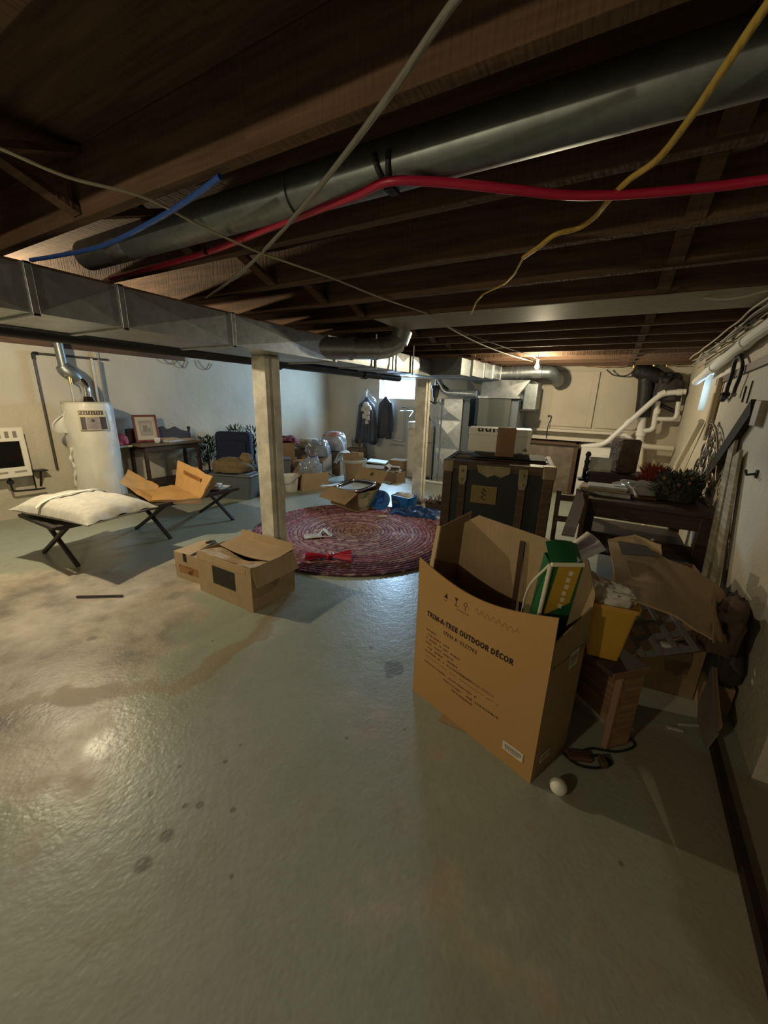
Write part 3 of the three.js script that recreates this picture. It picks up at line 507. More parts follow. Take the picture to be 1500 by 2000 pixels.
// ---------------------------------------------------------------- left side: wall heater, water heater, cot, side table
{
  const o = thing('wall_heater', 'white gas wall heater with black glass window hung on the left wall', 'heater', [WALL_LEFT, 0, 0]);
  const x = 0.2, zr = -1.91, zl = -1.13, y0 = 0.535, y1 = 1.115;
  mesh('case', bx(0.0, x - 0.025, y0 + 0.02, y1 - 0.02, zr + 0.02, zl - 0.02, 0.01), mat(col(0.30, 0.27, 0.22), { roughness: 0.6 }), o);
  const wh = mat(col(0.66, 0.63, 0.54), { roughness: 0.45 });
  const f = mesh('front_panel', [bx(x - 0.025, x, y0, 0.655, zr, zl, 0.008), bx(x - 0.025, x, 0.955, y1, zr, zl, 0.008), bx(x - 0.025, x, 0.65, 0.96, zr, zr + 0.055, 0.004), bx(x - 0.025, x, 0.65, 0.96, zl - 0.055, zl, 0.004)], wh, o);
  mesh('glass', bx(x - 0.022, x - 0.012, 0.655, 0.955, zr + 0.05, zl - 0.05), mat(col(0.006, 0.006, 0.006), { roughness: 0.15 }), o);
  for (let k = 0; k < 9; k++) mesh('vent_slot', cbx(0.006, 0.075, 0.036, x + 0.001, 1.035, zr + 0.085 + k * 0.072, 0.003).applyMatrix4(new THREE.Matrix4()), mat(col(0.20, 0.18, 0.13), { roughness: 0.8 }), f);
  for (let k = 0; k < 4; k++) mesh('louvre', cbx(0.006, 0.022, 0.115, x + 0.001, 0.6, zr + 0.105 + k * 0.175, 0.003), mat(col(0.25, 0.23, 0.17), { roughness: 0.8 }), f);
  mesh('gas_tap', [cyl(0.016, 0.016, 0.1, 0.12, 0.44, zr + 0.2, 10), cbx(0.05, 0.04, 0.06, 0.12, 0.475, zr + 0.2, 0.008), sweep(elbowed([[0.12, 0.45, zr + 0.2], [0.12, 0.36, zr + 0.2], [0.1, 0.34, zr - 0.02], [0.1, 0.34, zr - 0.12]], 0.03), 0.012, 8)], M.iron, o);
  // black shelf bracket beside it
  const b = thing('wall_bracket', 'small black wall bracket beside the gas heater', 'bracket', [WALL_LEFT, 0.56, -2.02]);
  mesh('plate', bx(0, 0.14, 0, 0.014, -0.07, 0.07, 0.003), M.iron, b); mesh('arm', bar([0.11, 0, 0], [0.012, -0.2, 0], 0.014, 0.02), M.iron, b); mesh('arm', bar([0.006, 0, 0.05], [0.006, -0.24, 0.05], 0.014, 0.012), M.iron, b);
}
{
  const o = thing('water_heater', 'tall water heater wrapped in a white insulation blanket with a warning label', 'water heater', [-5.86, 0, -2.55]);
  // blanket: slightly lumpy, gathered at the foot
  const g = new THREE.CylinderGeometry(1, 1, 1, 64, 30, true); const p = g.attributes.position;
  for (let i = 0; i < p.count; i++) { const v = p.getY(i) + 0.5, a = Math.atan2(p.getZ(i), p.getX(i)); let r = 0.275 + 0.018 * Math.sin(a * 2 + v * 3) * (1 - v) + 0.03 * (fbm(a * 2 + 9, v * 6, 201, 3) - 0.5) + 0.012 * Math.sin(a * 26 + 3 * Math.sin(a * 5)) * Math.pow(1 - v, 5) + 0.028 * Math.pow(1 - v, 2); if (v > 0.985) r -= 0.012;
    p.setXYZ(i, Math.cos(a) * r, 0.07 + v * 1.33, Math.sin(a) * r); }
  g.computeVertexNormals(); mesh('blanket', mergeVertices(g, 1e-4), M.wrap, o);
  mesh('tank_top', cyl(0.268, 0.262, 0.03, 0, 1.385, 0, 40), mat(col(0.45, 0.42, 0.34), { roughness: 0.5 }), o);
  mesh('tank_foot', cyl(0.25, 0.25, 0.12, 0, 0.0, 0, 32), mat(col(0.12, 0.11, 0.1), { roughness: 0.6 }), o);
  // loose torn flap of the blanket and its seam
  mesh('blanket_flap', sheet((u, v) => V(0.02 + 0.06 * u * (1 - v) + 0.02 * Math.sin(u * 6), 1.30 - 0.26 * v - 0.05 * u * (1 - v), 0.255 + 0.16 * u * (0.35 + 0.65 * Math.sin(v * 2.6))), 10, 10, 0.012), M.wrap, o);
  mesh('blanket_seam', sweep(smooth([[0.05, 0.86, 0.27], [0.04, 0.72, 0.3], [0.06, 0.6, 0.28], [0.05, 0.45, 0.305], [0.06, 0.3, 0.29], [0.05, 0.12, 0.31]], 30), t => 0.016 + 0.008 * Math.sin(t * 40), 8), M.wrap, o);
  // labels follow the curve
  const lab = canvasTex(256, 256, (c, w, h) => { c.fillStyle = '#b9b090'; c.fillRect(0, 0, w, h); c.fillStyle = '#4b4038'; c.fillRect(14, 6, 216, 52); c.fillStyle = '#c9c2a8'; for (let i = 0; i < 9; i++) c.fillRect(22 + i * 22, 12 + (i % 3) * 5, 6, 30); c.fillStyle = '#3c3233'; c.fillRect(20, 86, 226, 164); c.fillStyle = '#8d8585'; c.fillRect(62, 86, 124, 164); c.fillStyle = '#4a4146'; for (let i = 0; i < 11; i++) c.fillRect(70 + (i % 2) * 6, 100 + i * 13, 100 - (i * 17) % 38, 4); c.beginPath(); c.arc(124, 132, 18, 0, 7); c.fill(); });
  const ls = sheet((u, v) => { const a = 0.02 + (0.5 - u) * 1.0 + 0.26; const r = 0.312 - 0.012 * v; return V(Math.cos(a) * r, 1.08 + 0.24 * v, Math.sin(a) * r); }, 12, 2, 0.003);
  mesh('warning_label', ls, new THREE.MeshStandardMaterial({ map: lab, roughness: 0.5 }), o, true);
  mesh('gas_valve', [cbx(0.06, 0.1, 0.12, 0.27, 0.07, -0.12, 0.01), cyl(0.022, 0.022, 0.05, 0.3, 0.06, -0.12, 10)], M.steel, o);
  // flue: hood, bright elbow up to a swivel elbow, pipe to the joists
  const fl = mesh('flue', [cyl(0.085, 0.06, 0.06, 0, 1.42, -0.02, 20), sweep(smooth([[0, 1.47, -0.02], [0, 1.6, -0.02], [-0.01, 1.66, 0.01], [-0.03, 1.7, 0.06]], 14), 0.05, 18)], M.chrome, o);
  mesh('swivel_elbow', [sweep(smooth([[-0.03, 1.68, 0.04], [-0.03, 1.74, 0.09], [-0.04, 1.79, 0.14], [-0.04, 1.84, 0.17]], 10), t => 0.07 + 0.02 * Math.sin(t * 3.14), 20)], M.galvDull, fl);
  mesh('flue_pipe', sweep([[-0.04, 1.82, 0.16], [-0.04, 2.18, 0.17]], 0.048, 16), M.galvDull, fl);
  for (const [x, z, y] of [[0.02, 0.14, 1.78], [-0.06, -0.17, 1.95]]) mesh('water_pipe', sweep([[x, 1.4, z], [x, y, z]], 0.014, 10), mat(col(0.4, 0.36, 0.3), { metalness: 0.5, roughness: 0.5 }), o);
  mesh('shutoff', [cyl(0.02, 0.02, 0.09, 0.02, 1.62, 0.14, 10), cbx(0.02, 0.02, 0.09, 0.02, 1.72, 0.14, 0.004)], M.brass, o);
}
{ // black gas pipe on the left wall
  const o = thing('gas_pipe', 'thin dark gas pipe running down the left wall behind the water heater', 'pipe');
  const x = WALL_LEFT + 0.03; mesh('pipe', sweep(elbowed([[x, 1.97, -3.05], [x, 1.97, -2.22], [x, 0.55, -2.22]], 0.03), 0.014, 10), mat(col(0.06, 0.05, 0.04), { roughness: 0.5 }), o);
  mesh('elbow', sweep(elbowed([[x, 1.97, -2.27], [x, 1.97, -2.22], [x, 1.9, -2.22]], 0.03), 0.02, 10), M.iron, o);
  const r = thing('gas_pipe', 'pale vertical pipe on the left wall above the water heater', 'pipe'); mesh('pipe', sweep([[x, 2.1, -2.93], [x, 1.4, -2.93]], 0.013, 10), mat(col(0.4, 0.36, 0.28), { roughness: 0.6 }), r);
  single('sill_plate', bx(WALL_LEFT, WALL_LEFT + 0.06, 2.06, 2.12, -4.2, 0.5, 0.004), M.joist, 'dark wooden plate along the top of the left wall', 'board');
}
{
  const o = thing('camp_cot', 'folding camp cot with olive canvas and dark crossed legs', 'cot');
  const wood = mat(col(0.028, 0.022, 0.02), { roughness: 0.6 }), canvas = mat(col(0.085, 0.085, 0.055), { map: T.cloth, roughness: 0.9 });
  const xa = -3.92, xb = -4.62, z0 = -1.32, z1 = -3.2, y = 0.42;
  for (const x of [xa, xb]) mesh('side_rail', bar([x, y, z0], [x, y, z1], 0.04, 0.04, 0.006), wood, o);
  mesh('end_stretcher', bar([xa, y, z0 + 0.01], [xb, y, z0 + 0.01], 0.03, 0.045, 0.005), wood, o); mesh('end_stretcher', bar([xa, y, z1 - 0.01], [xb, y, z1 - 0.01], 0.03, 0.045, 0.005), wood, o);
  mesh('canvas', sheet((u, v) => V(xb + (xa - xb) * u, y + 0.022 - 0.035 * Math.sin(u * Math.PI), z0 - 0.02 + (z1 - z0 + 0.04) * v), 12, 4, 0.006), canvas, o);
  for (const z of [-1.4, -2.28, -3.12]) { mesh('leg', bar([xa - 0.02, y - 0.01, z], [xb - 0.02, 0.006, z - 0.02], 0.03, 0.035, 0.004), wood, o); mesh('leg', bar([xb + 0.02, y - 0.01, z - 0.035], [xa - 0.08, 0.006, z - 0.04], 0.03, 0.035, 0.004), wood, o); }
}
single('white_pillow', pillowGeo(1.06, 0.66, 0.2, 4, 30, 0.03), mat(col(0.68, 0.66, 0.58), { map: T.cloth, roughness: 0.7 }), 'long white stuffed sack lying across the end of the camp cot', 'pillow', [-4.12, 0.43, -1.63], 0.16);
{ // band tied round the sack
  const q = scene.children[scene.children.length - 1]; const b = mesh('tie_band', sheet((u, v) => { const z = (v - 0.5) * 0.62; const e = Math.pow(Math.max(0, 1 - Math.pow(Math.abs(z / 0.33), 3.2)), 0.55); return V(-0.16 + 0.035 * u + 0.06 * Math.sin(v * 3), 0.072 + e * 0.135, z); }, 2, 16, 0.006), mat(col(0.72, 0.7, 0.62), { roughness: 0.5 }), q);
}
{ // unfolded kraft carton lying on the cot
  const o = thing('unfolded_carton', 'unfolded orange-brown cardboard carton sprawled over the camp cot', 'cardboard');
  const p = (x, y, h) => F(x, y, h);
  const A = p(292, 980, 0.455), B = p(392, 974, 0.455), C = p(372, 946, 0.46), D = p(310, 950, 0.46);
  mesh('panel', quadSheet(A, B, C, D, 0.006, 0.0, 8, 0.02, 3), M.kraft, o);
  mesh('panel', quadSheet(D, A, p(232, 940, 0.58), p(250, 918, 0.6), 0.006, -0.03, 10, 0.03, 5), M.kraft, o);
  mesh('panel', quadSheet(B, p(415, 930, 0.7), p(347, 898, 0.77), C.clone().lerp(D, 0.5), 0.006, 0.0, 10, 0.03, 7), M.kraft, o);
  mesh('flap', quadSheet(p(415, 930, 0.7), p(423, 944, 0.6), p(398, 972, 0.46), B, 0.006, 0, 6, 0.02, 9), M.cardDark, o);
  mesh('flap', quadSheet(A.clone().setY(0.452), p(300, 985, 0.42), p(392, 985, 0.40), B.clone().setY(0.452), 0.005, 0.0, 8, 0.035, 11), M.cardDark, o);
  const print = canvasTex(256, 64, (c, w, h) => { c.fillStyle = '#8c5a1c'; c.fillRect(0, 0, w, h); c.fillStyle = '#4a2c10'; c.fillRect(6, 8, 200, 3); for (let i = 0; i < 15; i++) c.fillRect(30 + i * 13, 22 + (i * 7) % 9, 8, 10 + (i * 5) % 12); c.fillRect(70, 50, 140, 4); });
  const q0 = B.clone().lerp(p(415, 930, 0.7), 0.58), q1 = C.clone().lerp(D, 0.5).lerp(p(347, 898, 0.77), 0.58); const nrm = V(0.5, 0.5, 0.72).normalize().multiplyScalar(0.012);
  const a = q1.clone().lerp(q0, 0.25).add(nrm), b = q1.clone().lerp(q0, 0.8).add(nrm), up = p(347, 898, 0.77).sub(q1).multiplyScalar(0.32);
  mesh('printing', sheet((u, v) => a.clone().lerp(b, u).addScaledVector(up, v), 6, 2, 0.001), new THREE.MeshStandardMaterial({ map: print, roughness: 0.7 }), o, true);
}
{ // folded newspapers on the far end of the cot
  for (let k = 0; k < 2; k++) single('newspaper', rot(cbx(0.34, 0.02, 0.2, 0, 0, 0, 0.004), 0, 0, 0.02), M.paper, ['folded newspaper on the far end of the camp cot', 'second folded newspaper stacked on the cot under the carton flap'][k], 'newspaper', [-4.12 - k * 0.05, 0.452 + k * 0.021, -3.0 + k * 0.06], 0.3 + 0.4 * k);
}
{ // side table against the left wall
  const o = thing('side_table', 'narrow dark wooden side table against the left wall', 'table', [-5.93, 0, -3.56]);
  mesh('table_top', cbx(0.46, 0.03, 1.0, 0, 0.815, 0, 0.006), mat(col(0.20, 0.145, 0.09), { map: T.wood, roughness: 0.45 }), o);
  mesh('apron', cbx(0.38, 0.08, 0.86, 0, 0.76, 0, 0.004), M.woodDark, o);
  for (const x of [-0.18, 0.18]) for (const z of [-0.42, 0.42]) mesh('leg', bar([x, 0.76, z], [x * 1.05, 0, z], 0.045, 0.045, 0.005), M.woodDark, o);
  mesh('shelf', cbx(0.4, 0.02, 0.86, 0, 0.24, 0, 0.004), M.woodDark, o);
}
{ const o = thing('picture_frame', 'red-brown framed picture leaning on the side table', 'picture', [-6.03, 0.832, -3.36]); o.rotation.set(0, Math.PI / 2 - 0.1, 0);
  const h = 0.4, w = 0.34, t = -0.12; const tilt = g => rot(g, t, 0, 0); const fm = mat(col(0.16, 0.03, 0.022), { roughness: 0.4 });
  mesh('frame_rail', tilt(bx(-w / 2, w / 2, 0, 0.03, -0.012, 0.012, 0.003)), fm, o); mesh('frame_rail', tilt(bx(-w / 2, w / 2, h - 0.03, h, -0.012, 0.012, 0.003)), fm, o);
  mesh('frame_stile', tilt(bx(-w / 2, -w / 2 + 0.03, 0.03, h - 0.03, -0.012, 0.012, 0.003)), fm, o); mesh('frame_stile', tilt(bx(w / 2 - 0.03, w / 2, 0.03, h - 0.03, -0.012, 0.012, 0.003)), fm, o);
  const pt = canvasTex(128, 128, (c, w2, h2) => { c.fillStyle = '#b3a58c'; c.fillRect(0, 0, w2, h2); c.fillStyle = '#8f8371'; c.fillRect(22, 22, 84, 84); c.fillStyle = '#a09480'; c.fillRect(30, 34, 68, 40); c.fillStyle = '#776b5a'; c.fillRect(44, 48, 30, 34); c.fillRect(78, 60, 14, 26); });
  mesh('picture', tilt(bx(-w / 2 + 0.028, w / 2 - 0.028, 0.028, h - 0.028, -0.006, 0.004)), new THREE.MeshStandardMaterial({ map: pt, roughness: 0.3 }), o, true);
  single('dark_book', bx(-0.02, 0.02, 0, 0.2, -0.08, 0.08, 0.004), M.woodDark, 'dark upright book behind the framed picture', 'book', [-6.12, 0.832, -3.18], 0); }
{ const o = thing('carved_headboard', 'small dark carved headboard piece with scrolled top on the side table', 'carving', [-6.12, 0.832, -3.8], Math.PI / 2);
  mesh('board', poly([[-0.3, 0], [0.3, 0], [0.3, 0.12], [0.24, 0.12], [0.14, 0.15], [0.06, 0.2], [-0.02, 0.17], [-0.08, 0.16], [-0.14, 0.21], [-0.2, 0.2], [-0.24, 0.15], [-0.3, 0.16]], 0.025, 0.003), mat(col(0.075, 0.05, 0.036), { map: T.wood, roughness: 0.6 }), o);
  for (const x of [-0.3, 0.3]) mesh('finial', [cyl(0.02, 0.02, 0.15, x, 0, 0, 12), new THREE.SphereGeometry(0.03, 12, 8).translate(x, 0.17, 0)], M.woodDark, o); }
for (const [x, z, w, h, d, lab, m, t] of [[-5.86, -3.62, 0.2, 0.03, 0.26, 'pale paperback stack lowest on the side table', M.paper, 0.2], [-5.88, -3.6, 0.16, 0.025, 0.2, 'pale paperback on top of the side table stack', M.cardPale, -0.1], [-5.86, -3.86, 0.14, 0.03, 0.2, 'thin pale box beside the books on the side table', M.cardPale, 0.1]]) { const y = lab.includes('on top') ? 0.861 : 0.83; single('table_book', cbx(w, h, d, 0, h / 2, 0, 0.003), m, lab, 'book', [x, y + 0.001, z], t); }
{ const o = thing('white_cup', 'small white cup on the side table in front of the picture', 'cup', [-5.84, 0.832, -3.38]); mesh('bowl', new THREE.LatheGeometry([[0.001, 0], [0.03, 0], [0.045, 0.07], [0.042, 0.07], [0.028, 0.006], [0.001, 0.006]].map(p => new THREE.Vector2(...p)), 18), M.white, o); mesh('handle', sweep(smooth([[0.042, 0.055, 0], [0.07, 0.05, 0], [0.068, 0.025, 0], [0.036, 0.02, 0]], 10), 0.005, 6), M.white, o); }
single('wall_ledge', bx(WALL_LEFT, WALL_LEFT + 0.34, 0.795, 0.82, -3.04, -2.8, 0.004), mat(col(0.5, 0.46, 0.36), { roughness: 0.7 }), 'small pale ledge on the left wall between water heater and table', 'shelf');
single('pink_bundle', lump(0.17, 0.14, 0.2, { seed: 8, amp: 0.3, freq: 2.6, crease: 0.2 }), mat(col(0.42, 0.05, 0.08), { roughness: 0.6 }), 'crumpled pink-red bundle on the small wall ledge', 'bundle', [-6.0, 0.822, -2.93]);
// grey storage tubs, navy seat, burlap, artificial greenery
for (const [x, z, t, lab] of [[-4.95, -4.05, 0.35, 'dark grey plastic storage tub under the burlap sack'], [-5.02, -4.64, 0.2, 'dark grey plastic storage tub beside the white post']]) {
  const o = thing('storage_tub', lab, 'tub', [x, 0, z], t); const ws = z < -4.5 ? 0.62 : 1; mesh('body', tubGeo(0.66 * ws, 0.42, 0.36), M.plasticGrey, o); mesh('lid', [cbx(0.7 * ws, 0.025, 0.46, 0, 0.374, 0, 0.01), cbx(0.5 * ws, 0.012, 0.3, 0, 0.392, 0, 0.005)], mat(col(0.12, 0.13, 0.13), { roughness: 0.5 }), o); }
{ const o = thing('burlap_sack', 'slumped tan burlap sack on top of a grey tub', 'sack', [-5.0, 0.4, -4.02], 0.5); mesh('body', lump(0.56, 0.2, 0.4, { seed: 12, amp: 0.28, freq: 2.2, e: 0.8, crease: 0.25 }), mat(col(0.22, 0.155, 0.075), { map: T.cloth, roughness: 0.95 }), o); mesh('tied_neck', lump(0.16, 0.16, 0.14, { seed: 14, amp: 0.3, freq: 3 }).translate(0.2, 0.1, -0.06), mat(col(0.3, 0.2, 0.1), { map: T.cloth, roughness: 0.95 }), o); }
carton('brown_carton', 'brown carton on the floor under the navy suitcase', [-5.52, 0, -4.5], 0.45, 0.42, 0.42, 0.28, {}, { mat: M.cardDark, closed: true });
{ const o = thing('navy_suitcase', 'navy blue soft suitcase standing behind the grey tubs', 'suitcase', [-5.5, 0.427, -4.5], 0.45);
  const navy = mat(col(0.012, 0.02, 0.062), { map: T.cloth, roughness: 0.85 });
  mesh('shell', new RoundedBoxGeometry(0.62, 0.53, 0.2, 4, 0.07).translate(0, 0.265, 0), navy, o); mesh('front_pocket', new RoundedBoxGeometry(0.5, 0.34, 0.05, 3, 0.024).translate(0, 0.22, 0.11), navy, o);
  mesh('handle', sweep(smooth([[-0.09, 0.52, 0], [-0.07, 0.56, 0], [0.07, 0.56, 0], [0.09, 0.52, 0]], 10), 0.012, 8), M.blackRubber, o); }
const green = mat(col(0.018, 0.045, 0.016), { roughness: 0.7 }), greenMid = mat(col(0.035, 0.07, 0.025), { roughness: 0.7 });
[[-5.95, -4.3, 0.2, 0.5, 'dark artificial fir greenery between the side table and navy suitcase', 31], [-5.86, -4.82, 0.2, 0.66, 'bushy artificial fir greenery behind the navy suitcase', 33], [-5.92, -5.3, 0.2, 0.62, 'artificial fir greenery beside the white post', 35]].forEach(([x, z, r, h, lab, s]) => {
  const o = thing('fir_greenery', lab, 'greenery', [x, 0, z]); mesh('pot', cyl(0.12, 0.15, 0.26, 0, 0, 0, 18), M.plasticGrey, o); mesh('stem', cyl(0.016, 0.01, h * 0.9, 0, 0.26, 0, 8), M.woodDark, o);
  const f = mesh('foliage', sprig(s, r, h, 260, 0.11, 0.026, 0.35).map(g => g.translate(0, 0.32, 0)), s === 33 ? greenMid : green, o); });


// ---------------------------------------------------------------- middle of the room
{ // braided round rug: every ring of braid is a piece of its own
  const o = thing('braided_rug', 'large round braided rug in maroon and plum rings on the floor', 'rug', [-2.45, 0, -3.66]);
  const pal = [[0.23, 0.06, 0.085], [0.27, 0.13, 0.17], [0.2, 0.085, 0.06], [0.40, 0.29, 0.29], [0.11, 0.03, 0.05], [0.30, 0.175, 0.115], [0.28, 0.15, 0.22]];
  const order = [5, 2, 5, 2, 5, 1, 5, 3, 1, 6, 3, 1, 3, 6, 1, 3, 6, 1, 0, 1, 0, 2, 0, 4, 0, 0, 4];
  const rm = new THREE.MeshStandardMaterial({ vertexColors: true, roughness: 0.92, bumpMap: T.cloth, bumpScale: 0.002 });
  for (let k = 0; k < 27; k++) {
    const r = 0.022 + k * 0.0455, n = Math.max(14, Math.ceil(2 * Math.PI * r / 0.017)), m = 7; const pos = [], idx = [], cols = []; const twists = Math.max(5, Math.round(2 * Math.PI * r / 0.05));
    for (let i = 0; i < n; i++) { const a = i / n * Math.PI * 2; for (let j = 0; j < m; j++) {
      const b = j / m * Math.PI * 2; const tw = Math.sin(a * twists * 2 + Math.cos(b) * 1.6); const hw = 0.0215, hh = 0.0125 + 0.003 * tw;
      const rr = r + Math.cos(b) * hw; const y = 0.011 + Math.sin(b) * (Math.sin(b) > 0 ? hh : 0.01); pos.push(Math.cos(a) * rr, y, Math.sin(a) * rr);
      const q = h2(i >> 1, k * 3 + (j % 3), 77), w = h2(Math.floor(a * 2.5), k, 88); let c = pal[order[k]]; if (q > 0.9) c = pal[3]; else if (q > 0.76) c = pal[(order[k] + 1) % 7]; else if (q < 0.1) c = pal[4]; const s = 0.8 + 0.4 * w; cols.push(c[0] * s, c[1] * s, c[2] * s); } }
    for (let i = 0; i < n; i++) for (let j = 0; j < m; j++) { const a = i * m + j, b = i * m + (j + 1) % m, c = ((i + 1) % n) * m + j, d = ((i + 1) % n) * m + (j + 1) % m; idx.push(a, b, c, b, d, c); }
    const g = new THREE.BufferGeometry(); g.setAttribute('position', new THREE.Float32BufferAttribute(pos, 3)); g.setAttribute('color', new THREE.Float32BufferAttribute(cols, 3)); g.setIndex(idx); g.computeVertexNormals();
    mesh('braid_ring', g, rm, o);
  }
}
{ // red plastic scoop heads lying on the rug
  const c = F(643, 1090, 0.03); const redP = mat(col(0.50, 0.015, 0.045), { roughness: 0.4 });
  const o = thing('red_wrap', 'bright red pleated wrap tied at its middle on the braided rug', 'wrap', [c.x, 0.027, c.z], 0.62);
  const fan = (s, L, w) => sheet((u, v) => { const x = s * (0.02 + u * L), sp = 0.02 + w * u; return V(x, 0.022 + 0.018 * Math.cos(v * 22) * (0.3 + u) + 0.02 * u * (1 - u), (v - 0.5) * 2 * sp); }, 8, 36, 0.003);
  mesh('pleats', fan(1, 0.2, 0.085), redP, o); mesh('pleats', fan(-1, 0.21, 0.035), redP, o); mesh('tie', lump(0.05, 0.05, 0.07, { seed: 3 }), redP, o); mesh('clip', cbx(0.02, 0.01, 0.02, 0.03, 0.05, 0.0, 0.003), M.chrome, o);
}
{ const c = F(625, 1043, 0.024); const o = thing('wire_stand', 'small white wire stand with a paper card lying on the rug', 'wire stand', [c.x, 0.026, c.z], 0.5);
  const pt = (x, z, y = 0.012) => [x, y, z]; mesh('frame', sweep(elbowed([pt(-0.02, 0.14), pt(0.16, 0.1), pt(0.02, -0.16), pt(-0.02, 0.14)], 0.03), 0.008, 8), M.pvc, o); mesh('brace', sweep(elbowed([pt(-0.06, 0.06, 0.04), pt(0.03, 0.0, 0.06), pt(0.12, 0.08, 0.02)], 0.03), 0.009, 8), M.pvc, o);
  mesh('card', rot(cbx(0.2, 0.003, 0.13, 0, 0, 0), 0.03, 0.3, 0.02).translate(-0.06, 0.012, 0.11), M.paper, o); mesh('clip', rot(cbx(0.05, 0.012, 0.03), 0, 0.6, 0).translate(0.06, 0.03, 0.03), M.steel, o); }
{ const c = F(747, 1009, 0.024); single('paper_scrap', rot(cbx(0.13, 0.003, 0.09), 0.02, 0, 0.03), M.paper, 'small white paper scrap on the far edge of the rug', 'paper', [c.x, 0.03, c.z], 0.5); }

{ // taped carton in front of the post
  const w = 0.63, d = 0.44, h = 0.35; const o = carton('taped_carton', 'large tan carton with a black square on its side and sagging top flaps', [-2.375, 0, -1.965], -0.02, w, h, d, { r: [0.15, 158], b: [0.06, 8] }, { mat: M.cardPale });
  mesh('top_flap', sheet((u, v) => V((u - 0.5) * (w - 0.01), h + 0.002 - 0.035 * Math.sin(u * 3.14) * (0.4 + 0.6 * v) - 0.03 * v + 0.012 * Math.sin(u * 9), d / 2 - 0.004 - v * 0.2), 12, 6, 0.005), M.cardPale, o);
  mesh('top_flap', sheet((u, v) => V((0.5 - u) * (w - 0.01), h + 0.012 - 0.03 * Math.sin(u * 3.14) * (0.4 + 0.6 * v) - 0.02 * v, -d / 2 + 0.004 + v * 0.23), 12, 6, 0.005), M.cardPale, o);
  mesh('tape', sheet((u, v) => V((u - 0.5) * 0.5 - 0.02, h + 0.006 - 0.035 * Math.sin((0.12 + u * 0.76) * 3.14) * (0.4 + 0.5 * v), d / 2 - 0.02 - v * 0.09), 10, 3, 0.001), mat(col(0.5, 0.32, 0.14), { roughness: 0.18, clearcoat: 0.6 }), o);
  mesh('tape', bx(-w / 2 + 0.03, w / 2 - 0.06, h - 0.06, h - 0.001, d / 2 + 0.0006, d / 2 + 0.0012), mat(col(0.44, 0.3, 0.14), { roughness: 0.22, clearcoat: 0.6 }), o);
  const a = ZP(414, 1104, -1.745), b = ZP(464, 1158, -1.745); const q = VPt; mesh('black_square', bx(a.x + 2.375, b.x + 2.375 - 0.01, b.y + 0.01, a.y, d / 2 + 0.0006, d / 2 + 0.002), mat(col(0.02, 0.018, 0.012), { roughness: 0.7 }), o);
}
{ const o = carton('small_carton', 'small tan carton with black tape pushed against the taped carton', [-2.905, 0, -1.97], 0.06, 0.38, 0.24, 0.32, {}, { mat: M.cardPale, closed: true });
  mesh('black_tape', [rot(bx(-0.02, 0.02, 0.245, 0.248, -0.16, 0.162), 0, 0.25, 0), bx(-0.075, -0.035, 0.17, 0.246, 0.1605, 0.162)], M.black, o);
  mesh('tape_strap', sweep(smooth([[-0.1, 0.25, -0.1], [-0.02, 0.275, -0.12], [0.08, 0.262, -0.06], [0.16, 0.25, -0.1]], 14), 0.012, 6), M.black, o);
  mesh('printing', bx(-0.14, 0.1, 0.06, 0.13, 0.1605, 0.1612), mat(col(0.36, 0.25, 0.13), { map: T.rust, roughness: 0.8 }), o); }
single('floor_stick', bar([0, 0.012, 0], [0.34, 0.012, 0], 0.012, 0.02, 0.003), M.woodDark, 'short dark stick lying on the bare floor near the small carton', 'stick', F(150, 1168), 0.62);

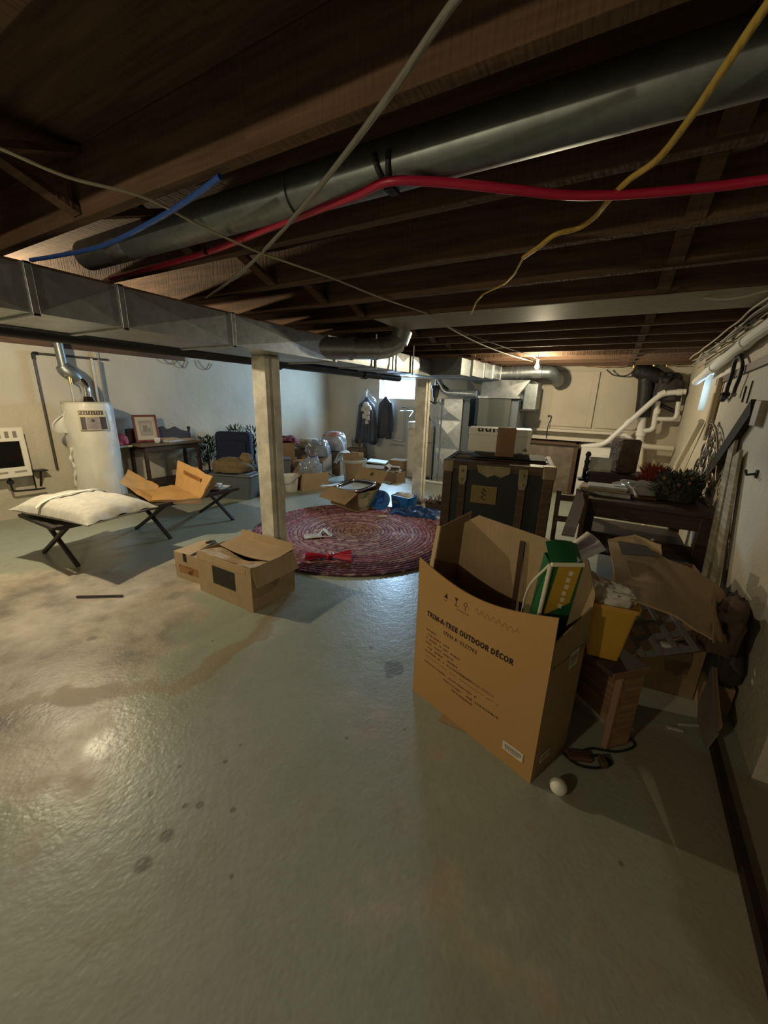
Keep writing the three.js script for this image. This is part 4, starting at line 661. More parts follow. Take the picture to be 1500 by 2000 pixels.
{ // open carton holding a shiny roasting tray
  const o = carton('open_carton', 'open brown carton on the rug edge with flaps splayed around a shiny tray', [-3.09, 0.024, -4.6], -0.25, 0.6, 0.27, 0.42, { l: [0.3, 100], b: [0.3, 38], f: [0.26, 118] }, { mat: M.card });
  const fl = o.children.filter(c => c.name === 'flap'); fl[2].material = M.cardWhite; // left flap shows its pale face
  const pr = canvasTex(128, 128, (c, w, h) => { c.fillStyle = '#8d8468'; c.fillRect(0, 0, w, h); c.fillStyle = '#5d6b44'; for (let i = 0; i < 30; i++) { c.beginPath(); c.arc((i * 37) % 128, (i * 53) % 128, 6 + (i * 7) % 14, 0, 7); c.fill(); } c.fillStyle = '#a59a7e'; c.fillRect(4, 40, 54, 60); });
  mesh('printed_side', bx(0.3003, 0.302, 0.02, 0.26, -0.2, 0.2), new THREE.MeshStandardMaterial({ map: pr, roughness: 0.5 }), o, true);
  mesh('symbol', rot(new THREE.TorusGeometry(0.022, 0.007, 6, 16), 0, 0, 0).scale(1, 1, 0.1).applyMatrix4(new THREE.Matrix4().makeRotationX(-38 * DEG)).translate(0.02, 0.27 + 0.17, -0.21 - 0.115), M.black, o);
  const t = thing('serving_tray', 'shiny chrome-rimmed tray standing tilted in the open carton', 'tray', [-3.06, 0.27, -4.58], -0.35);
  const tl = g => rot(g, 0.2, 0, 0.08).translate(0, 0.07, 0); const w = 0.31, d = 0.2; const rr = []; for (let i = 0; i < 44; i++) { const a = i / 44 * 6.2832, c = Math.cos(a), s = Math.sin(a); rr.push(V(Math.sign(c) * Math.pow(Math.abs(c), 0.55) * w, 0, Math.sign(s) * Math.pow(Math.abs(s), 0.55) * d)); }
  mesh('rim', tl(sweep(rr, 0.02, 8, true)), M.chrome, t); mesh('rim', tl(sweep(rr.map(p => V(p.x * 0.86, -0.02, p.z * 0.82)), 0.015, 8, true)), mat(col(0.03, 0.03, 0.035), { roughness: 0.2 }), t);
  const sh = new THREE.Shape(rr.map(p => new THREE.Vector2(p.x * 0.84, p.z * 0.8))); mesh('base', tl(rot(new THREE.ExtrudeGeometry(sh, { depth: 0.012, bevelEnabled: false }), Math.PI / 2, 0, 0).translate(0, -0.022, 0)), mat(col(0.50, 0.58, 0.66), { roughness: 0.12 }), t);
}
{ // blue bin, blue disc and crumpled blue tarp
  const o = thing('blue_bin', 'small blue plastic bin with green print full of paper', 'bin', [-2.46, 0.0, -4.98], -0.2);
  mesh('body', tubGeo(0.34, 0.24, 0.2, 0.9, 0.008), mat(col(0.015, 0.12, 0.34), { roughness: 0.35 }), o); mesh('label', rot(bx(-0.13, -0.03, 0.08, 0.16, 0.118, 0.121), -0.06, 0, 0), mat(col(0.2, 0.42, 0.05), { roughness: 0.5 }), o);
  mesh('paper_fill', lump(0.28, 0.09, 0.18, { seed: 21, amp: 0.35, freq: 3.5, crease: 0.3 }).translate(0, 0.13, 0), M.paper, o);
  const r = thing('blue_disc', 'round blue plastic lid leaning beside the blue bin', 'lid', [-2.69, 0.024, -4.66], 0.4);
  mesh('disc', rot(new THREE.LatheGeometry([[0.001, 0], [0.13, 0], [0.15, 0.02], [0.145, 0.024], [0.12, 0.01], [0.001, 0.01]].map(p => new THREE.Vector2(...p)), 30), 1.05, 0, 0).translate(0, 0.13, 0), M.blue, r);
  mesh('knob', rot(cyl(0.05, 0.045, 0.02, 0, 0.01, 0, 20), 1.05, 0, 0).translate(0, 0.13, 0), M.blue, r);
  const g = sheet((u, v) => { const x = (u - 0.5) * 0.8, z = (v - 0.5) * 0.44; const e = Math.max(0, 1 - (2 * u - 1) ** 2) * Math.max(0, 1 - (2 * v - 1) ** 2); return V(x + 0.06 * (vnoise(v * 6, u * 3, 5) - 0.5), 0.012 + Math.sqrt(e) * (0.03 + 0.1 * Math.abs(fbm(u * 6, v * 5, 311, 3) - 0.5) * 2 + 0.02), z + 0.08 * (vnoise(u * 6, 3, 6) - 0.5)); }, 40, 26, 0.003);
  single('blue_tarp', g, mat(col(0.008, 0.045, 0.16), { roughness: 0.45 }), 'crumpled dark blue plastic sheet on the floor before the far post', 'plastic sheet', [-2.12, 0.0, -4.78], 0.2);
}
{ const o = thing('scrap_basket', 'small woven basket of dried scraps beside the steamer trunk', 'basket', [-1.98, 0, -5.12], 0.2); mesh('body', tubGeo(0.34, 0.24, 0.13, 0.85, 0.01), mat(col(0.11, 0.075, 0.05), { map: T.cloth, roughness: 0.95 }), o);
  mesh('scraps', sprig(71, 0.14, 0.1, 90, 0.07, 0.02, 0.4).map(g => g.translate(0, 0.09, 0)), mat(col(0.16, 0.11, 0.08), { roughness: 0.9 }), o); }

// heap of boxes and bags in the far left corner
carton('heap_carton', 'open orange-brown carton in the corner heap with hanging flaps', [-4.43, 0, -5.22], 1.07, 0.48, 0.3, 0.4, { l: [0.22, 128], r: [0.24, 122], b: [0.2, 30] }, { mat: M.card });
{ const c = scene.children[scene.children.length - 1]; c.children.filter(q => q.name === 'flap')[2].material = M.cardWhite; mesh('shipping_label', bx(0.1, 0.17, 0.03, 0.1, 0.2005, 0.2015), M.paper, c); }
carton('heap_carton', 'brown carton under the red blanket in the corner heap', [-5.32, 0, -5.36], 0.5, 0.55, 0.42, 0.5, {}, { mat: M.cardDark, closed: true });
carton('heap_carton', 'tilted tan carton on top of the corner heap beneath the red blanket', [-5.32, 0.427, -5.4], 0.9, 0.46, 0.3, 0.4, {}, { mat: M.cardDark, closed: true, tapeTop: true });
carton('heap_carton', 'low brown carton behind the orange-brown one in the heap', [-4.9, 0, -5.93], 0.2, 0.48, 0.45, 0.4, {}, { mat: M.cardDark, closed: true });
carton('heap_carton', 'brown carton at the back of the heap holding the pale cushion', [-5.55, 0, -6.45], 0.1, 0.56, 0.48, 0.5, {}, { mat: M.cardDark, closed: true });
{ const o = thing('red_blanket', 'crumpled dark red blanket thrown over the corner heap', 'blanket', [-5.32, 0.733, -5.42], 0.9); mesh('cloth', sheet((u, v) => { const x = (u - 0.5) * 0.62, z = (v - 0.5) * 0.5; const e = Math.max(Math.abs(2 * u - 1) - 0.72, 0) * 0.9 + Math.max(Math.abs(2 * v - 1) - 0.76, 0) * 0.7; return V(x, 0.055 + 0.09 * (fbm(u * 5, v * 5, 321, 3) - 0.3) - e * 0.3, z); }, 28, 24, 0.012), mat(col(0.15, 0.012, 0.018), { map: T.cloth, roughness: 0.9 }), o); }
single('heap_cushion', pillowGeo(0.5, 0.42, 0.24, 9, 22, 0.03), mat(col(0.52, 0.43, 0.31), { map: T.cloth, roughness: 0.85 }), 'pale beige cushion lying on the corner heap', 'cushion', [-5.5, 0.486, -6.42], 0.3);
{ const o = thing('plastic_bag', 'clear shiny plastic bag of linens spilling over the heap', 'bag', [-4.8, 0.458, -5.88], 0.4); mesh('contents', lump(0.34, 0.24, 0.34, { seed: 25, amp: 0.3, freq: 2.4 }), mat(col(0.24, 0.23, 0.21), { map: T.mottle, roughness: 0.8 }), o); mesh('film', lump(0.4, 0.28, 0.4, { seed: 26, amp: 0.34, freq: 3.4, crease: 0.3 }), mat(col(0.55, 0.58, 0.62), { transmission: 0.7, roughness: 0.15, thickness: 0 }), o); }
{ const o = thing('plastic_bag', 'crumpled clear plastic bag bulging from the orange-brown carton', 'bag', [-4.44, 0.02, -5.23], 0.2); mesh('contents', lump(0.25, 0.36, 0.22, { seed: 29, amp: 0.3, freq: 2.4 }), mat(col(0.34, 0.3, 0.24), { map: T.mottle, roughness: 0.8 }), o); mesh('film', lump(0.32, 0.43, 0.28, { seed: 27, amp: 0.4, freq: 3.6, crease: 0.35 }), mat(col(0.6, 0.66, 0.74), { transmission: 0.65, roughness: 0.12, thickness: 0 }), o); }
{ const o = thing('plastic_bag', 'grey and white shopping bag with red print on the heap', 'bag', [-4.93, 0.49, -6.55], 0.2); mesh('body', lump(0.46, 0.34, 0.34, { seed: 35, amp: 0.2, freq: 2.6, e: 0.55, crease: 0.16 }), mat(col(0.42, 0.43, 0.45), { map: T.mottle, roughness: 0.35 }), o); mesh('red_print', rot(lump(0.4, 0.09, 0.26, { seed: 36, amp: 0.2, freq: 2.6 }), 0.1, 0, 0.1).translate(-0.03, 0.285, 0), mat(col(0.5, 0.2, 0.13), { map: T.mottle, roughness: 0.5 }), o); }
carton('heap_carton', 'brown carton supporting the shopping bag in the heap', [-4.93, 0, -6.58], 0.15, 0.46, 0.48, 0.4, {}, { mat: M.cardDark, closed: true });
{ const o = thing('fibre_drum', 'round fibre drum lined with cardboard beside the corner heap', 'drum', [-4.12, 0, -6.12]); mesh('body', new THREE.LatheGeometry([[0.001, 0], [0.19, 0], [0.235, 0.42], [0.24, 0.42], [0.24, 0.44], [0.225, 0.44], [0.18, 0.01], [0.001, 0.01]].map(p => new THREE.Vector2(...p)), 32), mat(col(0.36, 0.38, 0.32), { roughness: 0.5 }), o);
  mesh('liner', rot(cbx(0.3, 0.16, 0.006, 0, 0, 0, 0.002), 0.14, 0.5, 0).translate(0.02, 0.5, 0.15), M.cardDark, o); mesh('liner', rot(cbx(0.24, 0.2, 0.006, 0, 0, 0, 0.002), -0.1, 0.5, 0).translate(-0.02, 0.46, -0.12), M.card, o); mesh('wrap_front', sheet((u, v) => { const a = 0.5 + (u - 0.5) * 1.5; const r = 0.2 + 0.045 * v; return V(Math.sin(a) * r, 0.03 + 0.36 * v, Math.cos(a) * r); }, 12, 2, 0.004), M.cardDark, o);
  single('white_towel', sheet((u, v) => V((u - 0.5) * 0.3, 0.1 * Math.sin(u * 3.14) + 0.02 * Math.sin(v * 9) - 0.34 * Math.max(0, 0.35 - u), (v - 0.5) * 0.3), 16, 12, 0.012), mat(col(0.62, 0.6, 0.53), { map: T.cloth, roughness: 0.9 }), 'off-white towel draped behind the fibre drum', 'towel', [-4.5, 0.42, -6.3], 0.3); }
carton('book_carton', 'brown carton with open flaps and a white pad on top near the drum', [-4.05, 0, -6.88], 0.25, 0.42, 0.26, 0.32, { f: [0.14, 110], r: [0.16, 120] }, { mat: M.cardDark });
single('white_pad', rot(cbx(0.4, 0.03, 0.3, 0, 0, 0, 0.008), 0.05, 0, -0.06), mat(col(0.62, 0.64, 0.68), { roughness: 0.6 }), 'white padded sheet lying on the open book carton', 'pad', [-4.08, 0.3, -6.93], 0.3);
carton('book_carton', 'closed brown carton beside the magazine carton', [-3.78, 0, -7.35], 0.1, 0.36, 0.32, 0.32, {}, { mat: M.cardDark, closed: true });
{ const o = carton('magazine_carton', 'low brown carton of loose magazines beside the water softener', [-3.55, 0, -6.68], -0.15, 0.36, 0.2, 0.3, {}, { mat: M.cardDark });
  for (let k = 0; k < 6; k++) single('magazine', rot(cbx(0.25, 0.012, 0.19, 0, 0, 0, 0.002), 0.18 * Math.sin(k * 2.1), 0.4 * k, 0.2 * Math.cos(k * 1.7)), k % 2 ? M.paper : M.cardDark, k % 2 ? 'white loose magazine fanned out in the low carton by the softener' : 'brown loose magazine fanned out in the low carton by the softener', 'magazine', [-3.55 + 0.03 * Math.sin(k * 3), 0.13 + 0.026 * k, -6.68 + 0.02 * Math.cos(k * 2)], 0, k % 2 ? 'white magazines in the low carton' : 'brown magazines in the low carton'); }
// tubs and bucket half hidden behind the near post
{ const o = thing('storage_tub', 'grey plastic tub stacked at the left end of the corner heap', 'tub', [-4.98, 0, -5.02 + 0.0], 0.9); o.position.set(-4.82, 0.0, -4.96); o.scale.set(1, 1, 1); mesh('body', tubGeo(0.2, 0.2, 0.5, 0.85), M.plasticGrey, o); mesh('lid', cbx(0.22, 0.03, 0.22, 0, 0.515, 0, 0.01), M.plasticGrey, o); }
{ const o = thing('white_bucket', 'small white bucket in front of the grey tub by the heap', 'bucket', [-4.56, 0, -4.84]); mesh('body', new THREE.LatheGeometry([[0.001, 0], [0.1, 0], [0.13, 0.26], [0.138, 0.26], [0.138, 0.28], [0.124, 0.28], [0.095, 0.01], [0.001, 0.01]].map(p => new THREE.Vector2(...p)), 26), M.white, o); mesh('handle', sweep(smooth([[-0.13, 0.25, 0], [-0.1, 0.17, 0.12], [0, 0.14, 0.15], [0.1, 0.17, 0.12], [0.13, 0.25, 0]], 16), 0.004, 6), M.steel, o); }

// garments hanging near the back window
{ const c = ZP(716, 800, -7.75); const o = thing('garment_bag', 'dark floral dress hanging in a clear plastic cover beside the window', 'garment', [c.x, 0, -7.75], 0.15);
  const dress = (w0, w1, y0, y1, dz, seed, m, fold = 9) => { const g = new THREE.CylinderGeometry(1, 1, 1, 56, 24, false); const p = g.attributes.position; for (let i = 0; i < p.count; i++) { const v = p.getY(i) + 0.5, a = Math.atan2(p.getZ(i), p.getX(i)), rad = Math.hypot(p.getX(i), p.getZ(i)); const sh = sstep(1.0, 0.8, v); const w = (w1 + (w0 - w1) * v) * (0.16 + 0.84 * sh) * (1 + 0.10 * Math.sin(a * fold + seed + v * 2) * (1 - v)); p.setXYZ(i, Math.cos(a) * rad * w, y0 + (y1 - y0) * v + 0.03 * Math.sin(a * 4 + seed) * (1 - v), Math.sin(a) * rad * w * dz); } g.computeVertexNormals(); return g; };
  mesh('dress', dress(0.19, 0.27, 0.56, 1.6, 0.42, 2), mat(col(0.012, 0.014, 0.022), { roughness: 0.7 }), o);
  const fl = mat(col(0.5, 0.44, 0.35), { roughness: 0.85 }); [[0.02, 1.42, 0.07], [0.09, 1.37, 0.06], [-0.04, 1.34, 0.06], [0.05, 1.27, 0.07], [0.0, 1.18, 0.06], [0.07, 1.14, 0.05], [0.05, 1.05, 0.045]].forEach(([x, y, r], i) => mesh('flower', lump(r * 2, r * 1.7, 0.05, { seed: 60 + i, amp: 0.35, freq: 3, nu: 16, nv: 10 }).translate(x, y - r, 0.085 + 0.01 * (i % 2)), fl, o));
  mesh('plastic_cover', dress(0.225, 0.29, 0.6, 1.74, 0.5, 5, null, 13), mat(col(0.93, 0.93, 0.93), { transmission: 1, roughness: 0.08, thickness: 0 }), o);
  mesh('hanger', [sweep(smooth([[0, 1.6, 0], [0, 1.72, 0], [0.02, 1.78, 0], [0.05, 1.76, 0]], 10), 0.005, 6), sweep([[-0.15, 1.56, 0], [0, 1.62, 0], [0.15, 1.56, 0]], 0.007, 6)], M.steel, o);
  const c2 = ZP(752, 820, -7.92); const k = thing('grey_coat', 'dull grey coat hanging on the back wall under the window', 'garment', [c2.x, 0, -7.92], 0.05);
  mesh('coat', dress(0.175, 0.175, 0.7, 1.62, 0.3, 7), mat(col(0.07, 0.068, 0.075), { map: T.cloth, roughness: 0.9 }), k); mesh('sleeve', sweep(smooth([[0.15, 1.48, 0.02], [0.2, 1.2, 0.05], [0.19, 0.85, 0.05]], 12), 0.05, 10), mat(col(0.035, 0.035, 0.045), { roughness: 0.9 }), k); mesh('hanger', sweep(smooth([[0, 1.58, 0], [0, 1.68, 0], [0.03, 1.7, 0.01]], 8), 0.005, 6), M.steel, k);
  const c3 = ZP(713, 880, -7.7); single('wooden_pole', bar([0, 0, 0], [0.01, 0.68, 0], 0.05, 0.03, 0.006), mat(col(0.24, 0.12, 0.05), { map: T.wood, roughness: 0.6 }), 'short brown wooden pole standing under the hanging dress', 'pole', [c3.x, 0, -7.45]);
  const c4 = ZP(700, 858, -7.9); single('cream_bundle', lump(0.26, 0.24, 0.2, { seed: 66, amp: 0.35, crease: 0.25, freq: 2.5 }), mat(col(0.5, 0.43, 0.3), { map: T.cloth, roughness: 0.9 }), 'small cream cloth bundle behind the wooden pole', 'bundle', [c4.x, 0.42, -7.85]);
  carton('brown_carton', 'tall brown carton under the cream bundle by the back wall', [c4.x, 0, -7.83], 0, 0.36, 0.415, 0.36, {}, { mat: M.cardDark, closed: true });
}
{ // water softener and plumbing by the back wall
  const o = thing('water_softener', 'tall cream water softener cabinet behind the far post', 'water softener', [-3.38, 0, -7.3]);
  const cr = mat(col(0.52, 0.44, 0.34), { roughness: 0.5 }); mesh('cabinet', cbx(0.27, 1.0, 0.3, 0, 0.5, 0, 0.02), cr, o); mesh('top_cover', cbx(0.29, 0.12, 0.32, 0, 1.06, 0, 0.02), mat(col(0.6, 0.56, 0.5), { roughness: 0.4 }), o); mesh('lid', cbx(0.26, 0.02, 0.3, 0, 1.13, 0, 0.008), M.white, o); mesh('valve', [cyl(0.025, 0.02, 0.12, 0.03, 1.14, 0, 12), cbx(0.05, 0.03, 0.05, 0.03, 1.27, 0, 0.006)], M.black, o); mesh('seam', cbx(0.274, 0.008, 0.304, 0, 0.86, 0), mat(col(0.3, 0.25, 0.2)), o);
  const cu = mat(col(0.42, 0.37, 0.3), { metalness: 0.4, roughness: 0.45 }); const pz = -7.95;
  const p = thing('softener_pipes', 'looped pale water pipes on the back wall by the softener', 'pipe'); const q = (x, y) => ZP(x, y, pz);
  mesh('pipe', sweep(elbowed([q(782, 803), q(808, 803), V(q(808, 803).x, 1.2, pz + 0.2)], 0.04), 0.014, 8), cu, p); mesh('pipe', sweep(elbowed([q(788, 803), q(787, 862), q(762, 858)], 0.04), 0.014, 8), cu, p); mesh('pipe', sweep(elbowed([q(786, 868), q(786, 870), q(763, 868)], 0.02), 0.012, 8), cu, p); mesh('handwheel', cyl(0.05, 0.05, 0.02, q(790, 797).x, q(790, 797).y, pz + 0.02, 14), M.iron, p);
}
{ const c = ZP(851, 760, -6.95); const o = thing('filter_housing', 'black filter housing with hose hanging beside the far post', 'filter', [c.x, 0, -6.95]);
  mesh('housing', [cyl(0.05, 0.07, 0.16, 0, 1.62, 0, 16), cyl(0.08, 0.08, 0.05, 0, 1.78, 0, 16), cyl(0.03, 0.03, 0.09, 0, 1.53, 0, 12), cyl(0.042, 0.042, 0.04, 0, 1.5, 0, 12)], M.black, o); mesh('pipe', [sweep([[0, 1.83, 0], [0, 2.18, 0]], 0.02, 10), sweep([[0, 0.0, 0], [0, 1.5, 0]], 0.016, 10)], M.galvDull, o);
  mesh('hose', sweep(smooth([[0, 1.5, 0.02], [-0.1, 1.55, 0.03], [-0.14, 1.4, 0.03], [-0.06, 1.2, 0.03]], 16), 0.012, 8), M.black, o);
  const t = thing('pressure_tank', 'tall grey-brown pressure tank between far post and metal duct drop', 'tank', [c.x - 0.23, 0, -7.3]); mesh('shell', new THREE.LatheGeometry([[0.001, 0.02], [0.12, 0.04], [0.14, 0.1], [0.14, 1.05], [0.11, 1.16], [0.001, 1.2]].map(v => new THREE.Vector2(...v)), 28), mat(col(0.2, 0.17, 0.13), { roughness: 0.55 }), t); mesh('foot_ring', cyl(0.125, 0.125, 0.06, 0, 0, 0, 24), M.iron, t); mesh('band', new THREE.TorusGeometry(0.141, 0.006, 6, 30).rotateX(Math.PI / 2).translate(0, 0.75, 0), M.iron, t); }

// ---------------------------------------------------------------- far end: furnace, trunk, back wall
{
  const o = thing('furnace', 'grey steel furnace with dark plenum box standing behind the steamer trunk', 'furnace');
  const dk = mat(col(0.085, 0.095, 0.085), { roughness: 0.45, metalness: 0.3 }), bl = mat(col(0.12, 0.14, 0.16), { roughness: 0.5, metalness: 0.3 });
  mesh('cabinet', bx(-2.4, -1.36, 0, 1.12, -7.92, -7.25, 0.01), bl, o);
  mesh('plenum', bx(-2.08, -1.52, 1.12, 1.63, -7.75, -7.05, 0.006), dk, o);
  mesh('plenum_side', bx(-1.52, -1.4, 1.12, 1.62, -7.75, -7.12, 0.004), bl, o);
  mesh('flange', bx(-2.1, -1.38, 1.63, 1.675, -7.78, -7.02, 0.004), M.galv, o);
  // flared transition up to the trunk duct
  const A = [[-2.06, -7.04], [-1.42, -7.04], [-1.42, -7.72], [-2.06, -7.72]], B = [[-2.06, -7.08], [-1.25, -7.08], [-1.25, -7.7], [-2.06, -7.7]];
  const pos = []; for (let i = 0; i < 4; i++) { const j = (i + 1) % 4; const a = [A[i][0], 1.675, A[i][1]], b = [A[j][0], 1.675, A[j][1]], c = [B[j][0], 1.935, B[j][1]], d = [B[i][0], 1.935, B[i][1]]; const m = [0, 1, 2].map(k => (a[k] + b[k] + c[k] + d[k]) / 4 + (k === 2 && i === 0 ? 0.012 : 0)); for (const [p, q] of [[a, b], [b, c], [c, d], [d, a]]) pos.push(...p, ...q, ...m); }
  const g = new THREE.BufferGeometry(); g.setAttribute('position', new THREE.Float32BufferAttribute(pos, 3)); g.computeVertexNormals(); mesh('transition', g, M.galv, o);
  mesh('flue', sweep(elbowed([[-2.86, 1.92, -7.0], [-2.72, 1.71, -7.0], [-2.12, 1.695, -7.0]], 0.09, 7), 0.056, 18), M.galv, o); mesh('flue_bracket', sweep([[-2.8, 1.86, -6.99], [-2.62, 1.76, -6.93]], 0.02, 8), M.iron, o);
  mesh('side_elbow', [bx(-1.36, -1.12, 1.44, 1.9, -7.55, -7.2, 0.03), sweep(smooth([[-1.4, 1.65, -7.3], [-1.3, 1.66, -7.28], [-1.2, 1.74, -7.28], [-1.17, 1.9, -7.28]], 10), 0.07, 16)], M.galvDull, o);
  mesh('drain_lip', bx(-1.38, -1.1, 1.43, 1.46, -7.56, -7.18, 0.006), M.iron, o);
  mesh('panel', bx(-2.42, -2.3, 0.3, 1.62, -7.6, -7.24, 0.004), bl, o);
}
{ // return-air drop with cross-broken face
  const o = thing('duct_drop', 'tall galvanized return duct with diamond creases beside the furnace', 'duct', [-2.68, 0, -7.45]);
  const face = (y0, y1, apex) => { const w = 0.25, z = 0.25, pos = []; const c = [[-w, y0, z], [w, y0, z], [w, y1, z], [-w, y1, z]], m = [0, apex, z + 0.022]; for (let i = 0; i < 4; i++) pos.push(...c[i], ...c[(i + 1) % 4], ...m); const g = new THREE.BufferGeometry(); g.setAttribute('position', new THREE.Float32BufferAttribute(pos, 3)); g.computeVertexNormals(); return g; };
  mesh('body', [bx(-0.25, 0.25, 0, 1.6, -0.25, 0.25)], M.galv, o); mesh('face_panel', face(1.2, 1.6, 1.36), M.galv, o); mesh('face_panel', face(0.66, 1.2, 0.95), M.galv, o); mesh('face_panel', face(0.02, 0.66, 0.3), M.galv, o);
  mesh('seam', cbx(0.51, 0.016, 0.02, 0, 1.2, 0.25), M.galv, o); mesh('corner_seam', cbx(0.015, 1.58, 0.02, 0.25, 0.79, 0.25), M.galv, o);
  const w = thing('floor_pipe', 'white pipe lying on the floor in front of the return duct', 'pipe'); const a = F(826, 941), b = F(868, 947); mesh('pipe', sweep([[a.x, 0.025, a.z], [b.x + 0.3, 0.025, b.z + 0.05]], 0.022, 10), M.pvc, w); mesh('coupling', sweep([[a.x + 0.06, 0.025, a.z], [a.x + 0.14, 0.025, a.z]], 0.028, 10), M.pvc, w);
}
// steamer trunk
const TR = (() => { const FL = F(868, 898, 1.05), FR = F(1085, 915, 1.05); const w = Math.hypot(FR.x - FL.x, FR.z - FL.z), th = Math.atan2(-(FR.z - FL.z), FR.x - FL.x); return { FL, FR, w, th, h: 1.05, d: 0.74 }; })();
{
  const { FL, FR, w, th, h, d } = TR; const o = thing('steamer_trunk', 'old black steamer trunk with wooden slats and brass corners behind the big carton', 'trunk', [(FL.x + FR.x) / 2, 0, (FL.z + FR.z) / 2], th); // origin at front centre
  const blk = mat(col(0.016, 0.018, 0.021), { map: T.mottle, roughness: 0.55, bump: T.fineBump, bumpScale: 0.001 }), slat = mat(col(0.115, 0.066, 0.032), { map: T.wood, roughness: 0.6, bump: T.woodBump, bumpScale: 0.001 }), brs = mat(col(0.36, 0.29, 0.17), { map: T.mottle, metalness: 0.4, roughness: 0.5 }), topm = mat(col(0.16, 0.13, 0.075), { map: T.rust, roughness: 0.55 });
  mesh('body', bx(-w / 2 + 0.01, w / 2 - 0.01, 0.02, h - 0.02, -d + 0.01, -0.01, 0.01), blk, o); mesh('lid_top', bx(-w / 2 + 0.012, w / 2 - 0.012, h - 0.02, h - 0.004, -d + 0.012, -0.012, 0.003), topm, o);
  for (const x of [-w / 2 + 0.04, w / 2 - 0.04]) mesh('edge_slat', bx(x - 0.04, x + 0.04, 0.0, h, -0.022, 0.012, 0.006), slat, o);
  for (const x of [-w * 0.31, w * 0.24]) { mesh('slat', bx(x - 0.032, x + 0.032, 0.0, h - 0.02, -0.012, 0.016, 0.005), slat, o); mesh('hasp', [bx(x - 0.036, x + 0.036, h - 0.15, h - 0.03, 0.014, 0.024, 0.004), poly([[-0.036, 0], [0.036, 0], [0.02, -0.05], [-0.02, -0.05]], 0.008, 0.002).translate(x, h - 0.15, 0.019), new THREE.SphereGeometry(0.012, 10, 8).translate(x, h - 0.08, 0.026), new THREE.SphereGeometry(0.012, 10, 8).translate(x, h - 0.16, 0.024)], brs, o); }
  mesh('edge_slat', bx(-w / 2, w / 2, h - 0.075, h, -0.03, 0.01, 0.006), slat, o); mesh('edge_slat', bx(-w / 2, w / 2, 0, 0.07, -0.03, 0.01, 0.006), slat, o);
  for (const x of [-w / 2 + 0.02, w / 2 - 0.02]) { mesh('side_slat', bx(x - 0.022, x + 0.022, h - 0.05, h + 0.006, -d, 0.0, 0.006), slat, o); mesh('side_slat', bx(x - 0.022, x + 0.022, 0.0, h - 0.05, -d, -d + 0.07, 0.006), slat, o); }
  for (const z of [-0.1, -0.4, -0.68]) mesh('side_slat', bx(w / 2 - 0.012, w / 2 + 0.01, 0.0, h - 0.05, z - 0.03, z + 0.03, 0.004), slat, o);
  for (const z of [-0.27, -0.55]) mesh('top_slat', bx(-w / 2 + 0.04, w / 2 - 0.04, h - 0.005, h + 0.006, z - 0.03, z + 0.03, 0.004), slat, o);
  for (const s of [-1, 1]) mesh('corner_cap', [bx(s > 0 ? w / 2 - 0.09 : -w / 2 - 0.006, s > 0 ? w / 2 + 0.012 : -w / 2 + 0.09, h - 0.1, h + 0.01, -0.07, 0.02, 0.01)], brs, o);
  mesh('lock_plate', poly([[-0.16, 0.055], [0.12, 0.055], [0.12, 0.0], [0.05, -0.04], [0.0, -0.02], [-0.06, -0.045], [-0.14, -0.005]], 0.008, 0.002).translate(-0.01, h - 0.075, 0.015), brs, o);
  const lt = canvasTex(128, 96, (c, W, H) => { c.fillStyle = '#8d7a4e'; c.fillRect(0, 0, W, H); c.fillStyle = '#6f5c38'; for (let i = 0; i < 40; i++) c.fillRect((i * 41) % W, (i * 29) % H, 5, 3); c.fillStyle = '#3c2f1c'; for (let i = 0; i < 8; i++) c.fillRect(56 + Math.sin(i * 2) * 8, 16 + i * 8, 14, 6); });
  mesh('paper_label', bx(-0.2, 0.02, h - 0.36, h - 0.2, 0.0, 0.004), new THREE.MeshStandardMaterial({ map: lt, roughness: 0.8 }), o, true);
  mesh('rivet', new THREE.SphereGeometry(0.009, 8, 6).translate(-w * 0.42, h - 0.27, 0.0), M.brass, o);
}
